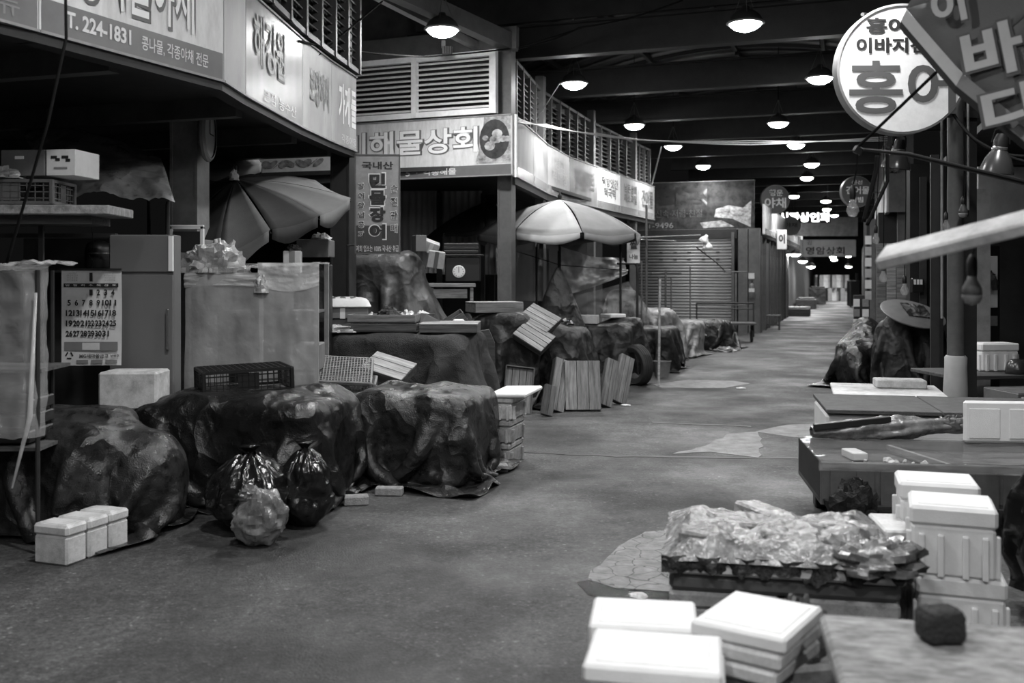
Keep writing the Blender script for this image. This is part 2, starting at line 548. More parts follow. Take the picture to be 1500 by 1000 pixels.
# ------------------------------------------------------------------ cloth: a sheet let fall on boxes, rounds and the ground
def drape(nx, ny, sx, sy, c, rz, solids, z0=None, steps=110, iters=7, seed=1, stiff=.35, fric=.55, thick=.012, ground=True, pins=(), loose=1.2, crease=.02, tuck=.004):
    rng = np.random.default_rng(seed)
    u = np.linspace(-sx / 2, sx / 2, nx); v = np.linspace(-sy / 2, sy / 2, ny)
    U, V = np.meshgrid(u, v, indexing='ij')
    ca, sa = math.cos(rz), math.sin(rz)
    top = max(s[1][2] + s[2][2] for s in solids) if z0 is None else z0
    P = np.stack([c[0] + U * ca - V * sa, c[1] + U * sa + V * ca, np.full_like(U, top + .03)], -1).reshape(-1, 3)
    P[:, 2] += rng.normal(0, .012, len(P))
    P[:, :2] += rng.normal(0, .004, (len(P), 2))
    idx = np.arange(nx * ny).reshape(nx, ny)
    dx, dy = sx / (nx - 1), sy / (ny - 1)
    P[:, :2] = np.array(c[:2]) + (P[:, :2] - np.array(c[:2])) / loose      # slack, so that it buckles into folds
    P[:, 2] += .05 * np.array([noise.noise(Vector((p[0] * 3.1, p[1] * 3.1, seed))) for p in P])
    groups = []

    def grp(a, b, l, k, odd_axis):
        a2, b2 = a, b
        for par in (0, 1):
            sl = (slice(par, None, 2), slice(None)) if odd_axis == 0 else (slice(None), slice(par, None, 2))
            groups.append((a2[sl].ravel(), b2[sl].ravel(), l, k))
    grp(idx[:-1, :], idx[1:, :], dx, 1.0, 0)
    grp(idx[:, :-1], idx[:, 1:], dy, 1.0, 1)
    dg = math.hypot(dx, dy)
    grp(idx[:-1, :-1], idx[1:, 1:], dg, .6, 0)
    grp(idx[1:, :-1], idx[:-1, 1:], dg, .6, 0)
    for a, b, l, ax in ((idx[:-2, :], idx[2:, :], 2 * dx, 0), (idx[:, :-2], idx[:, 2:], 2 * dy, 1)):
        n = a.shape[ax]
        for par in range(2):
            sel = [i for i in range(n) if (i // 2) % 2 == par]
            sl = (sel, slice(None)) if ax == 0 else (slice(None), sel)
            groups.append((a[sl].ravel(), b[sl].ravel(), l, stiff))
    pinned = [(idx[i, j], np.array(p)) for i, j, p in pins]
    Q = P.copy()
    for st in range(steps):
        vel = (P - Q) * .96
        sp = np.linalg.norm(vel, axis=1, keepdims=True)
        vel *= np.minimum(1, .05 / np.maximum(sp, 1e-9))
        Q = P.copy()
        P = P + vel
        P[:, 2] -= .0042
        if tuck and st > 25:        # the hem is gathered in towards the goods
            low = P[:, 2] < .3
            P[low, :2] += (np.array(c[:2]) - P[low, :2]) * tuck
        for it in range(iters):
            for a, b, l, k in groups:
                d = P[b] - P[a]
                ln = np.sqrt((d * d).sum(1)) + 1e-9
                corr = (d.T * ((ln - l) / ln * .5 * k)).T
                P[a] += corr; P[b] -= corr
            for i, p in pinned:
                P[i] = p
            if it % 3 == 2 or it == iters - 1:
                hit = np.zeros(len(P), bool)
                for s in solids:
                    kind, cc, hh = s[0], s[1], s[2]
                    if kind == 'box':
                        a = s[3]; r = s[4] if len(s) > 4 else .04
                        cs, sn = math.cos(a), math.sin(a)
                        d = P - np.array(cc)
                        lx = d[:, 0] * cs + d[:, 1] * sn; ly = -d[:, 0] * sn + d[:, 1] * cs
                        q = np.stack([lx, ly, d[:, 2]], -1)
                        h = np.array(hh) - r
                        e = np.abs(q) - h
                        eo = np.maximum(e, 0); lo = np.linalg.norm(eo, axis=1)
                        mi = e.max(1)
                        dist = np.where(mi > 0, lo, mi) - r - thick
                        m = dist < 0
                        if m.any():
                            g = np.zeros((m.sum(), 3))
                            out = mi[m] > 0
                            g[out] = np.sign(q[m][out]) * eo[m][out] / (lo[m][out][:, None] + 1e-9)
                            ins = ~out
                            ax = e[m][ins].argmax(1)
                            gi = np.zeros((ins.sum(), 3)); gi[np.arange(len(ax)), ax] = np.sign(q[m][ins][np.arange(len(ax)), ax])
                            g[ins] = gi
                            w = np.stack([g[:, 0] * cs - g[:, 1] * sn, g[:, 0] * sn + g[:, 1] * cs, g[:, 2]], -1)
                            P[m] -= w * dist[m][:, None]
                            hit |= m
                    else:      # ellipsoid
                        d = (P - np.array(cc)) / np.array(hh)
                        ln = np.linalg.norm(d, axis=1)
                        m = ln < 1.02
                        if m.any():
                            P[m] = np.array(cc) + d[m] / (ln[m][:, None] + 1e-9) * 1.02 * np.array(hh)
                            hit |= m
                if ground:
                    m = P[:, 2] < .012
                    P[m, 2] = .012
                    hit |= m
                Q[hit] += (P[hit] - Q[hit]) * fric * .5
    if crease:      # sharp crumples along the sheet's own normals
        A = P.reshape(nx, ny, 3)
        gu = np.gradient(A, axis=0); gv = np.gradient(A, axis=1)
        nn = np.cross(gu, gv); nn /= np.linalg.norm(nn, axis=2, keepdims=True) + 1e-9
        nn = nn.reshape(-1, 3)
        Uf, Vf = U.ravel(), V.ravel()
        for i in range(len(P)):
            w = Vector((Uf[i] * 2.3 + seed, Vf[i] * 2.3, seed * 1.7))
            k = noise.ridged_multi_fractal(w, 1.0, 2.1, 3, .9, 2.0) * .5 + noise.noise(w * .6)
            ca2, sa2 = math.cos(.6 + seed), math.sin(.6 + seed)
            f1 = Vector(((Uf[i] * ca2 + Vf[i] * sa2) * 3.4, (Vf[i] * ca2 - Uf[i] * sa2) * 1.1, seed))
            f2 = Vector(((Uf[i] * sa2 - Vf[i] * ca2) * 3.0, (Vf[i] * sa2 + Uf[i] * ca2) * .9, seed + 9))
            k2 = (1 - abs(noise.noise(f1)) * 2.6) + (1 - abs(noise.noise(f2)) * 2.6)
            P[i] += nn[i] * crease * (.6 * (k - .5) + .8 * max(k2, -.3))
        P[:, 2] = np.maximum(P[:, 2], .006)
    vs = [tuple(p) for p in P]
    fs = [(int(idx[i, j]), int(idx[i + 1, j]), int(idx[i + 1, j + 1]), int(idx[i, j + 1])) for i in range(nx - 1) for j in range(ny - 1)]
    return vs, fs


def cloth(name, label, cat, material, nx, ny, sx, sy, c, rz, solids, sub=1, group=None, parent=None, th=.006, **k):
    vs, fs = drape(nx, ny, sx, sy, c, rz, solids, **k)
    mb = MB(); mb.add(vs, fs)
    me = bpy.data.meshes.new(name); me.from_pydata(mb.v, [], mb.f)
    me.polygons.foreach_set('use_smooth', [True] * len(me.polygons))
    o = link(name, me, material, parent)
    solid(o, th)
    if sub: subsurf(o, sub)
    return tag(o, label, cat, group)

# ================================================================== STRUCTURE
R = random.Random(7)
V2 = lambda a, b: Vector((a, b, 0))
ZB, ZT, ZL = 2.95, 3.78, 4.70         # underside and top of the sign band, top of the louvres
fl = MB().grid(lambda u, v: (-14 + 52 * u, -8 + 110 * v, 0), 26, 55).build('floor', 'asphalt')
tag(fl, 'dark worn asphalt of the market street', None, None, 'structure')


def patch(label, pts, material, z=.004):
    """a patch of other paving: pts are points on the ground read off the photograph"""
    ps = [G(*p) for p in pts]
    mb = MB()
    n = len(ps)
    out = []
    for i in range(n):                       # broken outline
        a, b = ps[i], ps[(i + 1) % n]
        for k in range(5):
            t = k / 5
            q = a.lerp(b, t)
            w = (b - a).length
            d = nz((q.x, q.y, 3), 3.0) * .05 * w
            out.append((q.x + d, q.y - d))
    mb.prism(out, .0005, z, 'z')
    o = mb.build('floor_patch', material)
    return tag(o, label, None, None, 'structure')


patch('cracked pale concrete patch in the asphalt beside the frozen goods', [(862, 850), (905, 800), (945, 780), (1040, 776), (1100, 830), (1100, 875), (985, 868), (900, 862)], 'cracked', .006)
patch('pale bare patch of paving in the middle of the street', [(985, 665), (1040, 650), (1066, 636), (1108, 632), (1118, 650), (1106, 670), (1040, 662)], 'concrete')
patch('pale strip of bare paving reaching under the right stalls', [(1105, 632), (1150, 622), (1215, 621), (1215, 640), (1160, 640)], 'concrete', .003)
patch('small pale strip of paving near the tyre', [(955, 563), (1010, 556), (1075, 558), (1102, 562), (1060, 568), (970, 568)], 'concrete')
patch('long dark crack across the asphalt in the middle of the street', [(740, 660), (900, 667), (1050, 669), (1185, 671), (1185, 672.5), (1050, 671), (900, 669), (740, 661.5)], 'ink', .003)
patch('short dark crack in the asphalt beyond the pale bare patch', [(955, 618), (1100, 624), (1100, 625.3), (955, 619.2)], 'ink', .003)
patch('wet gutter beside the cracked concrete patch', [(844, 853), (866, 849), (905, 863), (985, 870), (985, 884), (915, 882), (862, 872)], 'puddle', .003)


# ---- louvred clerestory bays
_win = [0]


def louvre(p0, p1, z0, z1, bays, pitch, mslat, mframe, label, tilt=.6, back='louvre_back', fw=.05, dep=1.0):
    p0, p1 = V2(*p0), V2(*p1)
    d = p1 - p0; w = d.length; a = math.atan2(d.y, d.x)
    _win[0] += 1
    r = struct('window_%d' % _win[0], label, ((p0.x + p1.x) / 2, (p0.y + p1.y) / 2, z0), a)
    h = z1 - z0
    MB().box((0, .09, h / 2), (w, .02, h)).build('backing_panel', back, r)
    f = MB()
    f.box((0, 0, fw / 2), (w, .08, fw)); f.box((0, 0, h - fw / 2), (w, .08, fw))
    f.build('frame', mframe, r)
    bw = w / bays
    for i in range(bays + 1):
        MB().box((-w / 2 + i * bw, -.005, h / 2), (fw * (1.3 if i in (0, bays) else 1), .09, h)).build('mullion', mframe, r)
    n = int((h - 2 * fw) / pitch)
    for i in range(bays):
        for k in range(n):
            o = bpy.data.objects.new('slat', slat_mesh(mslat))
            COL.objects.link(o); o.parent = r
            o.location = (-w / 2 + (i + .5) * bw, .02, fw + pitch * (k + .5))
            o.scale = (bw - fw, dep, 1)
            o.rotation_euler = (tilt, 0, 0)
    return r


_sm = {}


def slat_mesh(m):
    if m not in _sm:
        me = MB().box((0, 0, 0), (1, .075, .012)).mesh('slat')
        me.materials.append(M[m]); _sm[m] = me
    return _sm[m]


# ---- the sign band: each panel a sign of its own
def sign_root(p0, p1, z, label, name='shop_sign', group=None):
    p0, p1 = V2(*p0), V2(*p1)
    d = p1 - p0
    r = thing(name, label, 'sign', ((p0.x + p1.x) / 2, (p0.y + p1.y) / 2, z), math.atan2(d.y, d.x), group)
    return r, d.length


def sign(p0, p1, z0, z1, label, material, band=None, bandh=.16, group=None, thick=.07):
    r, w = sign_root(p0, p1, z0, label, group=group)
    h = z1 - z0
    MB().box((0, thick / 2, h / 2), (w - .006, thick, h), ch=.004).build('panel', material, r)
    if band:
        MB().box((0, -.002, bandh / 2 + .01), (w - .03, .004, bandh)).build('lower_band', band, r)
    for zz in (.008, h - .008):
        MB().box((0, -.004, zz), (w - .004, .02, .016)).build('edging', 'steel_light', r)
    return r, w, h


PA = [(-3.75, 2.9), (-2.74, 5.32), (-2.633, 5.54), (-2.02, 6.98), (-2.017, 7.54), (-1.926, 9.15), (-1.83, 10.1), (-1.709, 10.93)]
# far left bean-sprout shop
r, w, h = sign(PA[0], PA[2], ZB, ZT, 'greyish shop sign at the far left edge of the sign band', 'sign_pale', 'sign_band', .2)
letters(r, '갈류', 1.15, .12, .3, .14, 'ink_mid', -.008)
r, w, h = sign(PA[2], PA[3], ZB, ZT, 'pale shop sign with white bean sprout lettering and a phone number', 'sign_pale', 'sign_band', .19)
letters(r, '성콩나물야채', -.12, .49, 1.22, .5, 'ink_grey', -.004, .055, 'lettering_outline')
letters(r, '성콩나물야채', -.13, .50, 1.2, .47, 'paint_white', -.006, .012)
letters(r, 'T. 224-1831', -.35, .12, .5, .095, 'letter_pale', -.008, .03)
letters(r, '콩나물, 각종야채 전문', .3, .11, .62, .095, 'letter_pale', -.008, .01)
r, w, h = sign(PA[3], PA[4], ZB, ZT, 'narrow sign panel with a faded photo, at the bend of the band', 'sign_sheet')
r, w, h = sign(PA[4], PA[5], ZB, ZT, 'shiny grey sign panel with tall grey lettering and lamp reflections', 'sign_gloss')
letters(r, '해강원', -.2, .5, .86, .44, 'ink_grey', -.006, .04, 'lettering_outline')
letters(r, '해강원', -.2, .5, .84, .41, 'sign_sheet', -.01, .0)
letters(r, '본점 농수산', .1, .1, .95, .1, 'letter_pale', -.006)
r, w, h = sign(PA[5], PA[6], ZB, ZT, 'dull grey sign panel between the shiny panel and the last panel', 'sign_sheet')
letters(r, '보양어시', .05, .45, .62, .36, 'ink_grey', -.008, .02)
r, w, h = sign(PA[6], PA[7], ZB, ZT, 'last pale sign panel of the near left band, beside the white louvre', 'sign_sheet')
letters(r, '가게들', .1, .45, .6, .42, 'paint_white', -.004, .03)
letters(r, '각종어물', .15, .09, .5, .09, 'letter_pale', -.004)
# black joint and trim under the band
mb = MB()
for a, b in zip(PA[:-1], PA[1:]):
    a, b = V2(*a), V2(*b)
    mb.box(((a + b) / 2) + Vector((-.07, .0, ZB - .03)), ((b - a).length + .02, .12, .055), math.atan2((b - a).y, (b - a).x))
tag(mb.build('trim_1', 'steel_dark'), 'dark steel channel under the near left sign band', None, None, 'structure')
# louvres above the near left band
louvre(PA[3], PA[5], ZT + .02, ZL, 4, .085, 'louvre', 'louvre_frame', 'louvred clerestory above the shiny sign panels')
louvre(PA[5], PA[7], ZT + .02, ZL, 4, .085, 'louvre', 'louvre_frame', 'louvred clerestory above the last near left panels')
louvre(PA[1], PA[3], ZT + .02, ZL, 4, .085, 'louvre', 'louvre_frame', 'louvred clerestory above the bean sprout sign')


def column(px, Y, w, z1, material='steel', label=None, d=None, rz=-.3, name='column'):
    x = (px - HX) / F * Y
    d = d or w
    r = struct(name, label, (x, Y, 0), rz)
    # rolled H section: two flanges, one web, a base plate
    mb = MB()
    mb.box((-w / 2 + .011, 0, z1 / 2), (.022, d, z1)); mb.box((w / 2 - .011, 0, z1 / 2), (.022, d, z1))
    mb.build('flange', material, r)
    MB().box((0, -d / 2 + .02, z1 / 2), (w - .04, .02, z1)).build('web', material, r)
    MB().box((0, 0, .012), (w + .1, d + .1, .024), ch=.004).build('base_plate', material, r)
    return r


column(278, 8.75, .25, 3.1, 'steel_light', 'pale grey steel column carrying the round clock', rz=-.12)
column(503, 11.05, .22, 4.9, 'steel_dark', 'dark steel column at the alley corner behind the eel sign', rz=-.2)
column(742, 13.75, .2, 4.9, 'steel', 'pale steel column at the corner of the seafood shop', rz=-.3)

# interior of the near left block
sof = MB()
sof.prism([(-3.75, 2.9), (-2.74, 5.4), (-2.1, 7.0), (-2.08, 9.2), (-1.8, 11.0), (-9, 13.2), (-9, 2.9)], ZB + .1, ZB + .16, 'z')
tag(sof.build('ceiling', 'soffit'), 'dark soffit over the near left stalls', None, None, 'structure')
for i, (y, x) in enumerate(((6.3, -2.5), (8.1, -2.2), (9.7, -2.1), (10.75, -1.95))):
    b = MB().box((x - 2.6, y + .85, ZB + .02), (5.4, .1, .16), -.31)
    tag(b.build('beam', 'steel'), None, None, None, 'structure')
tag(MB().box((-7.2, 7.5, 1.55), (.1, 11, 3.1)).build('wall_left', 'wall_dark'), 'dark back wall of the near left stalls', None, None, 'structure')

# ---- seafood block across the alley
C3 = V2(.03, 13.42)
dl = Vector((-2.17, .87, 0)).normalized()
def fb(t):
    q = C3 + dl * t
    return (q.x, q.y)
r, w, h = sign(fb(2.75), fb(.03), ZB, ZT, 'big pale seafood shop sign with white outlined lettering and a food photo', 'sign_pale', 'sign_band', .145)
letters(r, '미해물상회', -.19, .51, 2.14, .37, 'sign_band', -.005, .06, 'lettering_outline')
letters(r, '미해물상회', -.2, .515, 2.1, .35, 'paint_white', -.007, .02)
letters(r, '·  각종해물', .22, .085, .62, .09, 'letter_pale', -.008, .02)
letters(r, '5', -.22, .085, .07, .09, 'letter_pale', -.008, .02)
ph = link('food_photo', MB().prism([(.82, .2), (.92, .5), (.95, .81), (1.34, .81), (1.34, .17), (.84, .17)], -.0035, -.001, 'y').mesh('food_photo'), 'sign_photo', r)
bowl = MB().prism([(1.1 + .22 * math.cos(a * .3), .5 + .27 * math.sin(a * .3)) for a in range(21)], -.0055, -.0036, 'y').build('printed_bowl', 'sign_photo_dark', r)
for k in range(9):
    a = R.uniform(0, 6.28); q = R.uniform(.03, .2)
    cx, cz = 1.12 + q * math.cos(a), .45 + q * .9 * math.sin(a)
    rr = R.uniform(.04, .08)
    MB().prism([(cx + rr * math.cos(j * .63), cz + rr * .8 * math.sin(j * .63)) for j in range(10)], -.0075 - k * .0002, -.006, 'y').build('printed_seafood', 'sign_photo', r)
r, w, h = sign(fb(6.0), fb(2.76), ZB, ZT, 'pale shop sign with shellfish photos seen under the near soffit', 'sign_white', 'sign_band', .14)
for k in range(16):
    cx = -.2 + k * .1
    MB().prism([(cx + .09 * math.cos(j * .63), .3 + .06 * math.sin(j * .63 + k)) for j in range(10)], -.008 - .0003 * k, -.006, 'y').build('printed_shell', 'sign_photo', r)
louvre(fb(2.7), fb(.3), ZT + .02, 4.66, 2, .071, 'louvre_white', 'louvre_white', 'white louvred window over the seafood sign', .6, fw=.075, dep=.62)
tag(MB().box(C3 + dl * 1.6 + Vector((0, .14, 4.83)), (3.3, .1, .3), math.atan2(-dl.y, -dl.x)).build('beam', 'steel'), 'steel edge beam over the white louvre', None, None, 'structure')
# bright edging strip at the corner
tag(MB().box((.055, 13.5, (ZB + ZT) / 2 - .01), (.03, .05, ZT - ZB + .02), -.35).build('trim_2', 'louvre_white'), 'white corner strip of the seafood sign', None, None, 'structure')

PB = [(.056, 13.67), (.33, 15.1), (.595, 16.55), (1.06, 18.3), (1.71, 19.95), (2.35, 21.6), (2.93, 23.05), (3.5, 24.45)]
specs = [('stained pale sign panel at the seafood shop corner', 'sign_sheet', None),
         ('stained second sign panel from the seafood corner', 'sign_sheet', None),
         ('pale sign panel with thin white rows of writing over the parasol', 'sign_pale', '청과\n직매장'),
         ('brightly reflecting sign panel behind the parasol top', 'sign_gloss', '한아름마트'),
         ('white sign panel with dark writing between the shiny and the spotted panel', 'sign_white', '떡방앗간\n떡국떡'),
         ('spotted metallic sign panel past the white one', 'sign_sheet', '남문상회\n채소과일'),
         ('last metallic sign panel of the middle band', 'sign_sheet', '건어물')]
for i, (lb, m, tx) in enumerate(specs):
    r, w, h = sign(PB[i], PB[i + 1], ZB, ZT, lb, m, 'sign_grey' if i != 3 else None, .15)
    if tx:
        letters(r, tx, .05, .47, w * .7, .42, 'paint_white' if i == 2 else 'ink_grey', -.009, .02)
r, w, h = sign(PB[-1], (3.3, 24.9), ZB, ZT, 'narrow end panel closing the middle sign band', 'sign_grey')
mb = MB()
for a, b in zip(PB[:-1], PB[1:]):
    a, b = V2(*a), V2(*b)
    mb.box(((a + b) / 2) + Vector((-.07, .02, ZB - .05)), ((b - a).length + .02, .12, .1), math.atan2((b - a).y, (b - a).x))
tag(mb.build('trim_3', 'steel_dark'), 'dark channel under the middle sign band', None, None, 'structure')
off = Vector((-.14, .05, 0))
def pbo(i): return (PB[i][0] + off.x, PB[i][1] + off.y)
for i, (a, b, n) in enumerate(((0, 2, 5), (2, 4, 6), (4, 6, 5), (6, 7, 3))):
    louvre(pbo(a), pbo(b), ZT - .1, ZL, n, .085, 'louvre', 'louvre_frame', 'louvred clerestory over the middle sign band, bay %s from the corner' % ('one', 'two', 'three', 'four')[i])
for i in (2, 4, 6):
    p = PB[i]
    tag(MB().box((p[0] - .12, p[1], 2.45), (.14, .14, 4.9), -.35).build('column', 'steel'), None, None, None, 'structure')
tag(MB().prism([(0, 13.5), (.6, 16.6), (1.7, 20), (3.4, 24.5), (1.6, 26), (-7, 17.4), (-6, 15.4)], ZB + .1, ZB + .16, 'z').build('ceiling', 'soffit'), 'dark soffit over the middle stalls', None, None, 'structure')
# back of the seafood stall: curtain wall of translucent sheet on posts
def wall(name, p0, p1, z0, z1, material, label):
    p0, p1 = V2(*p0), V2(*p1)
    d = p1 - p0
    return tag(MB().box((p0 + p1) / 2 + Vector((0, 0, (z0 + z1) / 2)), (d.length, .1, z1 - z0), math.atan2(d.y, d.x)).build(name, material), label, None, None, 'structure')


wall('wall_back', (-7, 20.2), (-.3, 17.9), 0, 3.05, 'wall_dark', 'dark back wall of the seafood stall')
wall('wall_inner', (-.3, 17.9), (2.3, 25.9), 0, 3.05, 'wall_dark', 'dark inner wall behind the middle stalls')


def sheet(name, label, cat, p00, p10, p11, p01, material, nu=24, nv=16, amp=.04, folds=7, sag=.0, seed=0, parent=None, group=None, th=0):
    """a hanging sheet between four corners (top-left, top-right, bottom-right, bottom-left), with vertical folds"""
    p00, p10, p11, p01 = map(Vector, (p00, p10, p11, p01))
    n = (p10 - p00).cross(p01 - p00).normalized()

    def fn(u, v):
        p = p00.lerp(p10, u).lerp(p01.lerp(p11, u), v)
        d = amp * (.35 + .65 * v) * (math.sin(u * folds * 6.28 + seed + 1.5 * nz((u * 3, v * 2, seed), 1)) + 1.2 * nz((u * 5, v * 3, seed + 5), 1.3))
        s = -sag * 4 * u * (1 - u) * (1 - .5 * v)
        return p + n * d + Vector((0, 0, s))
    o = MB().grid(fn, nu, nv).build(name, material, parent, smooth=True)
    if th: solid(o, th)
    if label: tag(o, label, cat, group)
    return o


# ---- shutter building across the end of the middle block
CC = V2(6.72, 27.6)
dw = Vector((-1, .35, 0)).normalized()
def sb(t):
    q = CC + dw * t
    return (q.x, q.y)
r, w, h = sign(sb(3.6), sb(0), 2.88, 4.25, 'large dark shop sign with a dim food photo and phone number', 'sign_photo_dark', thick=.12)
letters(r, '직화점', -.55, .92, 2.1, .6, 'ink', -.006, .05)
letters(r, '신속·저렴·친절', -.3, .47, 1.35, .24, 'ink', -.008, .03, 'lettering_outline')
letters(r, '신속·저렴·친절', -.3, .47, 1.33, .22, 'ink_grey', -.01, .0)
letters(r, '1-9496', -.8, .14, .7, .16, 'ink_mid', -.01, .01)
MB().prism([(.7, .35), (1.2, .3), (1.7, .06), (1.72, .8), (1.5, .6), (1.1, .68), (.75, .58)], -.0045, -.002, 'y').build('food_photo', 'sign_photo', r)
MB().prism([(.3, .2), (.9, .26), (1.25, .08), (.4, .05)], -.0045, -.002, 'y').build('food_photo', 'sign_photo', r)
# roller shutter
a0, a1 = sb(3.3), sb(.62)
d = V2(*a1) - V2(*a0)
r = struct('door_1', 'ribbed roller shutter pulled down under the dark food sign', ((a0[0] + a1[0]) / 2, (a0[1] + a1[1]) / 2, 0), math.atan2(d.y, d.x))
ws = d.length
slm = MB().prism([(0, 0), (-.016, .02), (-.022, .045), (-.016, .07), (0, .083), (.01, .083), (.01, 0)], -ws / 2, ws / 2, 'x').mesh('shutter_slat', True)
slm.materials.append(M['shutter'])
for k in range(30):
    o = link('shutter_slat', slm, None, r, (0, 0, .06 + k * .086))
for k in range(12):
    MB().box((-ws / 2 + .3 + (k % 6) * .4, -.024, 2.25 - .2 * (k // 6)), (.1, .01, .03)).build('vent_slot', 'ink', r)
MB().box((0, -.02, .03), (ws, .05, .06)).build('bottom_rail', 'steel_dark', r)
for s in (-1, 1):
    MB().box((s * (ws / 2 + .04), -.02, 1.4), (.08, .1, 2.8)).build('guide_rail', 'steel', r)
MB().box((0, .1, 2.76), (ws + .3, .3, .26)).build('shutter_box', 'steel_dark', r)
q = CC + dw * .3
tag(MB().box((q.x, q.y, 1.45), (.26, .2, 2.9), -.33).build('column', 'steel'), 'grey column beside the roller shutter', None, None, 'structure')
q = CC + dw * -.0 + Vector((0, 0, 0))
tag(MB().box((q.x + .02, q.y + .05, 1.45), (.3, .3, 2.9), -.33).build('column', 'steel'), 'grey corner column with the fire extinguisher', None, None, 'structure')
# street side of the far left row
sd = Vector((.351, 1, 0)).normalized()
def fl_(t, o=0.0):
    q = CC + sd * t + dw * (-o)
    return (q.x, q.y)
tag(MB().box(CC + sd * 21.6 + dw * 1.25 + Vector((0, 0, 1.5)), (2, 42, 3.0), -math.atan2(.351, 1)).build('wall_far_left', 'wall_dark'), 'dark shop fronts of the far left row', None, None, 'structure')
labs = ['pale sign panel beside the round vegetable sign', 'second pale panel of the far left band', 'third pale panel of the far left band', 'fourth pale panel of the far left band', 'fifth pale panel of the far left band', 'sixth pale panel of the far left band']
for k in range(6):
    r, w, h = sign(fl_(.4 + k * 3.2, .25), fl_(3.5 + k * 3.2, .25), 2.75, 3.6, labs[k], 'sign_white', 'sign_grey', .16)
for k in range(9):
    p = fl_(.9 + k * 1.35, -.02)
    dr = struct('door_%d' % (k + 2), 'narrow grey door leaf of the far left row', (p[0], p[1], 0), math.atan2(sd.y, sd.x))
    MB().box((0, -.03 - .12 * (k % 2), 1.3), (1.1, .05, 2.5)).build('door_leaf', 'door_grey', dr)
    MB().box((-.6, -.1, 1.35), (.14, .2, 2.7)).build('door_post', 'steel', dr)
# end of the street
tag(MB().box((21, 72, 3), (26, .2, 6), -.34).build('wall_far', 'wall_dark'), 'dark end of the street', None, None, 'structure')

# ---- right side
rs = Vector((.34, 1, 0)).normalized()
PR = [(8.05, 21.4), (9.0, 24.2), (10.1, 27.4), (11.3, 31)]
for i, lb in enumerate(('lit metallic sign panel of the right row behind the hanging bulb', 'second lit panel of the far right row', 'third lit panel of the far right row')):
    r, w, h = sign(PR[i + 1], PR[i], ZB, ZT, lb, 'sign_sheet')
    louvre((PR[i + 1][0] + .05, PR[i + 1][1]), (PR[i][0] + .05, PR[i][1]), ZT + .02, ZL, 6, .085, 'louvre', 'louvre_frame', 'louvred clerestory of the far right row, %s bay' % ('near', 'middle', 'far')[i])
tag(MB().box((8.5, 21.2, (ZB + ZT) / 2), (.9, .08, ZT - ZB), -.33).build('trim_4', 'steel'), 'grey end plate of the far right sign band', None, None, 'structure')
column(1326, 21.6, .32, 4.7, 'steel', 'grey column under the near end of the far right sign band', rz=-.33)
tag(MB().box((14.6, 38, 1.5), (2, 34, 3), -math.atan2(.34, 1)).build('wall_far_right', 'wall_dark'), 'dark shop fronts of the far right row', None, None, 'structure')
tag(MB().box((11.2, 24.2, 1.5), (5, .15, 3), -.33).build('wall_right', 'wall_grey'), 'grey wall at the mouth of the right alley', None, None, 'structure')
# near right corner column: round pipe wrapped in white sheet below
xc, yc = (1400 - HX) / F * 9.2, 9.2
r = struct('column', 'round steel post of the right stalls with a white wrapped foot', (xc, yc, 0))
MB().lathe([(.075, 0), (.075, 4.7)], 20).build('pipe', 'steel', r, smooth=.6)
MB().lathe([(.105, 0), (.1, .25), (.105, .55), (.098, .75), (.1, .84), (.084, .86)], 20, mod=lambda a, t: 1 + .05 * nz((math.cos(a) * 2, math.sin(a) * 2, t * 4), 1)).build('wrapping', 'fabric_light', r, smooth=True)
MB().box((.14, .1, 2.35), (.14, .14, 4.7)).build('dark_post', 'steel_dark', r)
MB().tube([(-.12, .02, 1.2), (-.12, .02, 3.3)], .012).build('conduit', 'steel_light', r)
MB().tube([(.09, -.05, 2.2), (.09, -.05, 3.6)], .012).build('conduit', 'steel_light', r)
# shop at the right edge
tag(MB().box((7.3, 12.4, 2.62), (3.2, .1, .62), .1).build('wall_shop_right', 'wall_pale'), 'pale board over the right shop opening', None, None, 'structure')
tag(MB().box(((1436 - HX) / F * 11.6, 11.6, 1.3), (.16, .16, 2.6)).build('column', 'steel_light'), 'pale grey post at the right shop opening', None, None, 'structure')
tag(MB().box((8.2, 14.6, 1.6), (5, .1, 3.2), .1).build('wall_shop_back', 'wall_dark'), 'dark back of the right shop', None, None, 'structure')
tag(MB().box((7.6, 11.5, 3.3), (4.2, 7, .08), -.3).build('ceiling', 'soffit'), 'dark soffit over the right shop', None, None, 'structure')

